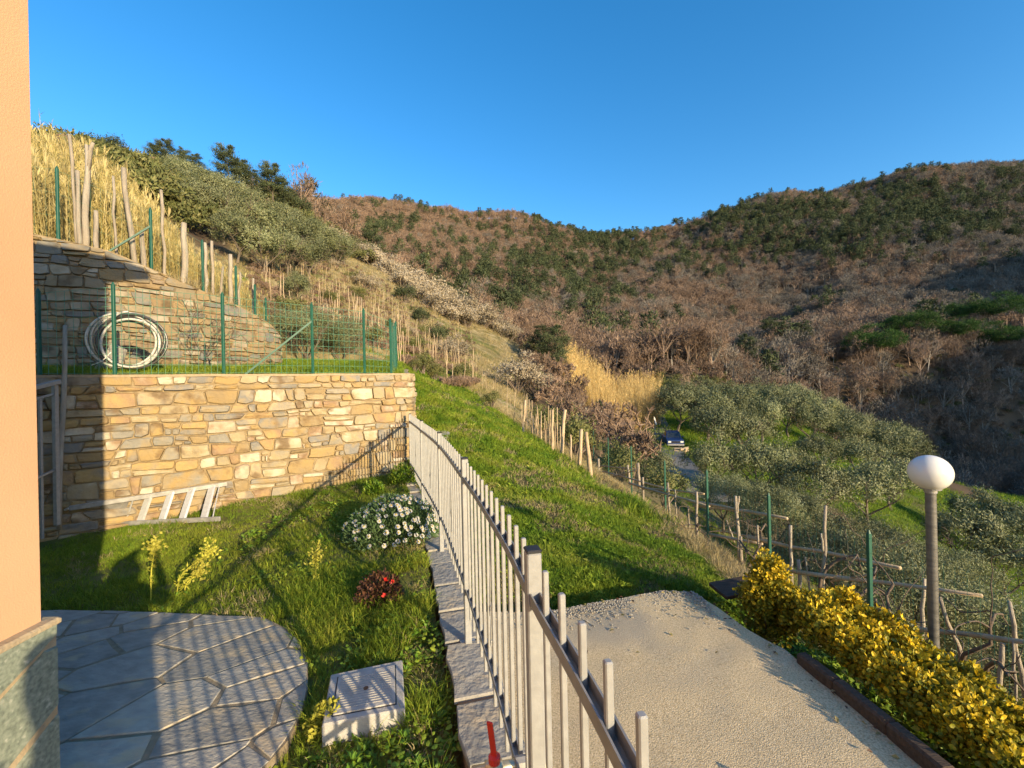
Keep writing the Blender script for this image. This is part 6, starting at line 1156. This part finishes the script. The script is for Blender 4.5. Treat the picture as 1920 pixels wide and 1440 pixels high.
while m < 185:
    q = unit(r2.normal(size=3)); q[2] = abs(q[2])
    w = .25 + 1.3 * max(0, q[0] * .75 + q[2] * .55 - .15)
    if r2.random() > w or q[2] < .12: continue
    c = dp + q * RX * 1.03 * (1 + .12 * sin(q[0] * 5) * cos(q[1] * 4 + 1))
    if any(np.linalg.norm(c - o_) < .034 for o_ in pts): continue
    pts.append(c); o = bpy.data.objects.new('flower', flower); COL.objects.link(o); o.parent = da; o.location = Vector(c - dp); nr = unit(q * .8 + np.array((.25, -.25, .55)) + r2.normal(0, .22, 3)); o.rotation_euler = Vector(nr).to_track_quat('Z', 'Y').to_euler(); k = r2.uniform(1.05, 1.5); o.scale = (k, k, k); m += 1
def spurge(px, py, h, lean, label, k=1.0):
    p = low(px, py); p[2] = float(z_lawn(p[0], p[1])); root = empty('weed', p, 0, label, 'weed'); b = MB(); q = p + np.array((lean[0], lean[1], h)); S_ = catmull([p, p + np.array((lean[0] * .2, lean[1] * .2, h * .55)), q - np.array((0, 0, .02)), q], 5); b.tube(S_, np.linspace(.006, .0035, len(S_)), 5); b.build('stem', M_bract, root)
    n = int(130 * k); f = r2.random(n) ** .6; idx = np.clip((f * (len(S_) - 1)).astype(int), 0, len(S_) - 1); P = S_[idx] + r2.normal(0, .008, (n, 3)); b = MB(); b.leaves(P, unit(r2.normal(0, 1, (n, 3)) + np.array((0, 0, .3))), .045 * r2.uniform(.6, 1.2, n), .012, np.clip(f * .8 + r2.normal(0, .15, n), 0, 1)); tag(b.build('leaves', M_bract, root), kind='stuff')
    b = MB(); n = int(110 * k); P = q + r2.normal(0, .035, (n, 3)) * np.array((1, 1, 1.4)); b.leaves(P, unit(r2.normal(0, 1, (n, 3)) + np.array((0, 0, .6))), .03 * r2.uniform(.7, 1.3, n), .022, np.clip(r2.normal(.7, .2, n), 0, 1)); tag(b.build('flower_head', M_bract, root), kind='stuff')
spurge(283, 1130, .48, (.02, .03), 'tall upright weed with a pale yellow head in front of the ladder')
spurge(330, 1120, .36, (.22, .12), 'weed leaning right with a pale yellow head near the patio')
spurge(345, 1118, .20, (.1, .05), 'low yellowish weed beside the leaning one')
spurge(592, 1100, .28, (.0, .02), 'short upright yellow green weed left of the dark red plant', .8)
p = low(712, 1128); p[2] = float(z_lawn(p[0], p[1])); bu = empty('flowering_plant', p, 0, 'small dark red leaved plant with a few red flowers in the lawn', 'plant'); n = 700; d = unit(r2.normal(size=(n, 3))); d[:, 2] = np.abs(d[:, 2]); P = p + (0, 0, .03) + d * np.array((.19, .17, .21)) * (r2.random(n) ** .4)[:, None]; b = MB(); b.leaves(P, unit(d + r2.normal(0, .5, (n, 3))), .04 * r2.uniform(.6, 1.2, n), .028, np.clip(r2.normal(.45, .25, n), 0, 1)); tag(b.build('leaves', M_burg, bu), kind='stuff')
for dx, dy, dz in [(.07, -.07, .21), (.09, -.15, .12), (.12, -.04, .17)]:
    b = MB(); c = p + (dx, dy, dz); e = rdirs(7); e[:, 2] = np.abs(e[:, 2]); b.leaves(np.tile(c, (7, 1)), e, .03, .024, .5); b.build('flower', M_red, bu)
p = low(612, 1372); p[2] = float(z_lawn(p[0], p[1])); ye = empty('leafy_plant', p, 0, 'yellow green leafy plant at the corner of the inspection chamber', 'plant'); n = 420; d = unit(r2.normal(size=(n, 3))); d[:, 2] = np.abs(d[:, 2]); P = p + d * np.array((.11, .10, .15)) * (r2.random(n) ** .4)[:, None]; b = MB(); b.leaves(P, unit(d * .6 + r2.normal(0, .6, (n, 3)) * np.array((1, 1, .5)) + np.array((0, 0, .3))), .035 * r2.uniform(.6, 1.2, n), .03, np.clip(r2.normal(.5, .25, n), 0, 1)); tag(b.build('leaves', M_bract, ye), kind='stuff')
for px, py, lb in [(755, 905, 'green bush in the corner between the stone wall and the fence'), (700, 925, 'low green plant at the foot of the wall left of the fence corner')]:
    p = low(px, py); p[2] = float(z_lawn(p[0], p[1])); root = empty('corner_bush', p, 0, lb, 'bush'); n = 900; d = unit(r2.normal(size=(n, 3))); d[:, 2] = np.abs(d[:, 2]); k = 1.0 if px > 720 else .6; P = p + d * np.array((.24, .2, .3)) * k * (r2.random(n) ** .4)[:, None]; b = MB(); b.leaves(P, unit(d * .6 + r2.normal(0, .6, (n, 3)) + np.array((0, 0, .5))), .07 * r2.uniform(.6, 1.3, n), .02, np.clip(r2.normal(.4, .25, n), 0, 1)); tag(b.build('leaves', M_clover, root), kind='stuff')

# ------------------------------------------------------------------ the photographer, standing just behind the camera: casts the shadow on lawn and patio
def person():
    X0, Y0, ZG = .185, -.42, -1.78
    J = {'pelvis': (0, 0, .95, .175), 'belly': (0, 0, 1.12, .175), 'chest': (0, .0, 1.34, .185), 'neck': (0, .02, 1.50, .06), 'head': (0, .05, 1.62, .125), 'crown': (0, .04, 1.73, .10),
         'hl': (-.10, 0, .82, .15), 'kl': (-.11, .02, .50, .13), 'al': (-.12, -.02, .09, .045), 'tl': (-.13, .15, .03, .035), 'hr': (.10, 0, .82, .15), 'kr': (.11, .02, .50, .13), 'ar': (.12, -.02, .09, .045), 'tr': (.13, .15, .03, .035),
         'sl': (-.20, .0, 1.45, .085), 'el': (-.29, .12, 1.40, .05), 'wl': (-.16, .27, 1.64, .04), 'pl': (-.10, .31, 1.66, .035), 'sr': (.20, .0, 1.45, .085), 'er': (.33, .10, 1.36, .055), 'wr': (.12, .27, 1.60, .04), 'pr': (.07, .31, 1.66, .035)}
    E = [('pelvis', 'belly'), ('belly', 'chest'), ('chest', 'neck'), ('neck', 'head'), ('head', 'crown'), ('pelvis', 'hl'), ('hl', 'kl'), ('kl', 'al'), ('al', 'tl'), ('pelvis', 'hr'), ('hr', 'kr'), ('kr', 'ar'), ('ar', 'tr'), ('chest', 'sl'), ('sl', 'el'), ('el', 'wl'), ('wl', 'pl'), ('chest', 'sr'), ('sr', 'er'), ('er', 'wr'), ('wr', 'pr')]
    for h, s_ in (('l', -1), ('r', 1)):
        for f in range(5): J['f%s%d' % (h, f)] = (J['p' + h][0] + s_ * (.02 - .012 * f), .345 - .01 * abs(f - 2), 1.68 + .012 * f, .009); E.append(('p' + h, 'f%s%d' % (h, f)))
    names = list(J); me = bpy.data.meshes.new('person'); me.from_pydata([J[k][:3] for k in names], [(names.index(a), names.index(b_)) for a, b_ in E], []); me.materials.append(M_cloth)
    o = bpy.data.objects.new('person', me); COL.objects.link(o); o.location = (X0, Y0, ZG); sk = me.skin_vertices or None
    md = o.modifiers.new('skin', 'SKIN')
    if not me.skin_vertices:
        bpy.context.view_layer.objects.active = o; bpy.ops.mesh.customdata_skin_add()
    for i, k in enumerate(names): me.skin_vertices[0].data[i].radius = (J[k][3],) * 2; me.skin_vertices[0].data[i].use_root = (k == 'pelvis')
    sb_ = o.modifiers.new('smooth', 'SUBSURF'); sb_.levels = sb_.render_levels = 2
    tag(o, 'person in dark clothes holding a phone, taking the photograph', 'person')
person()
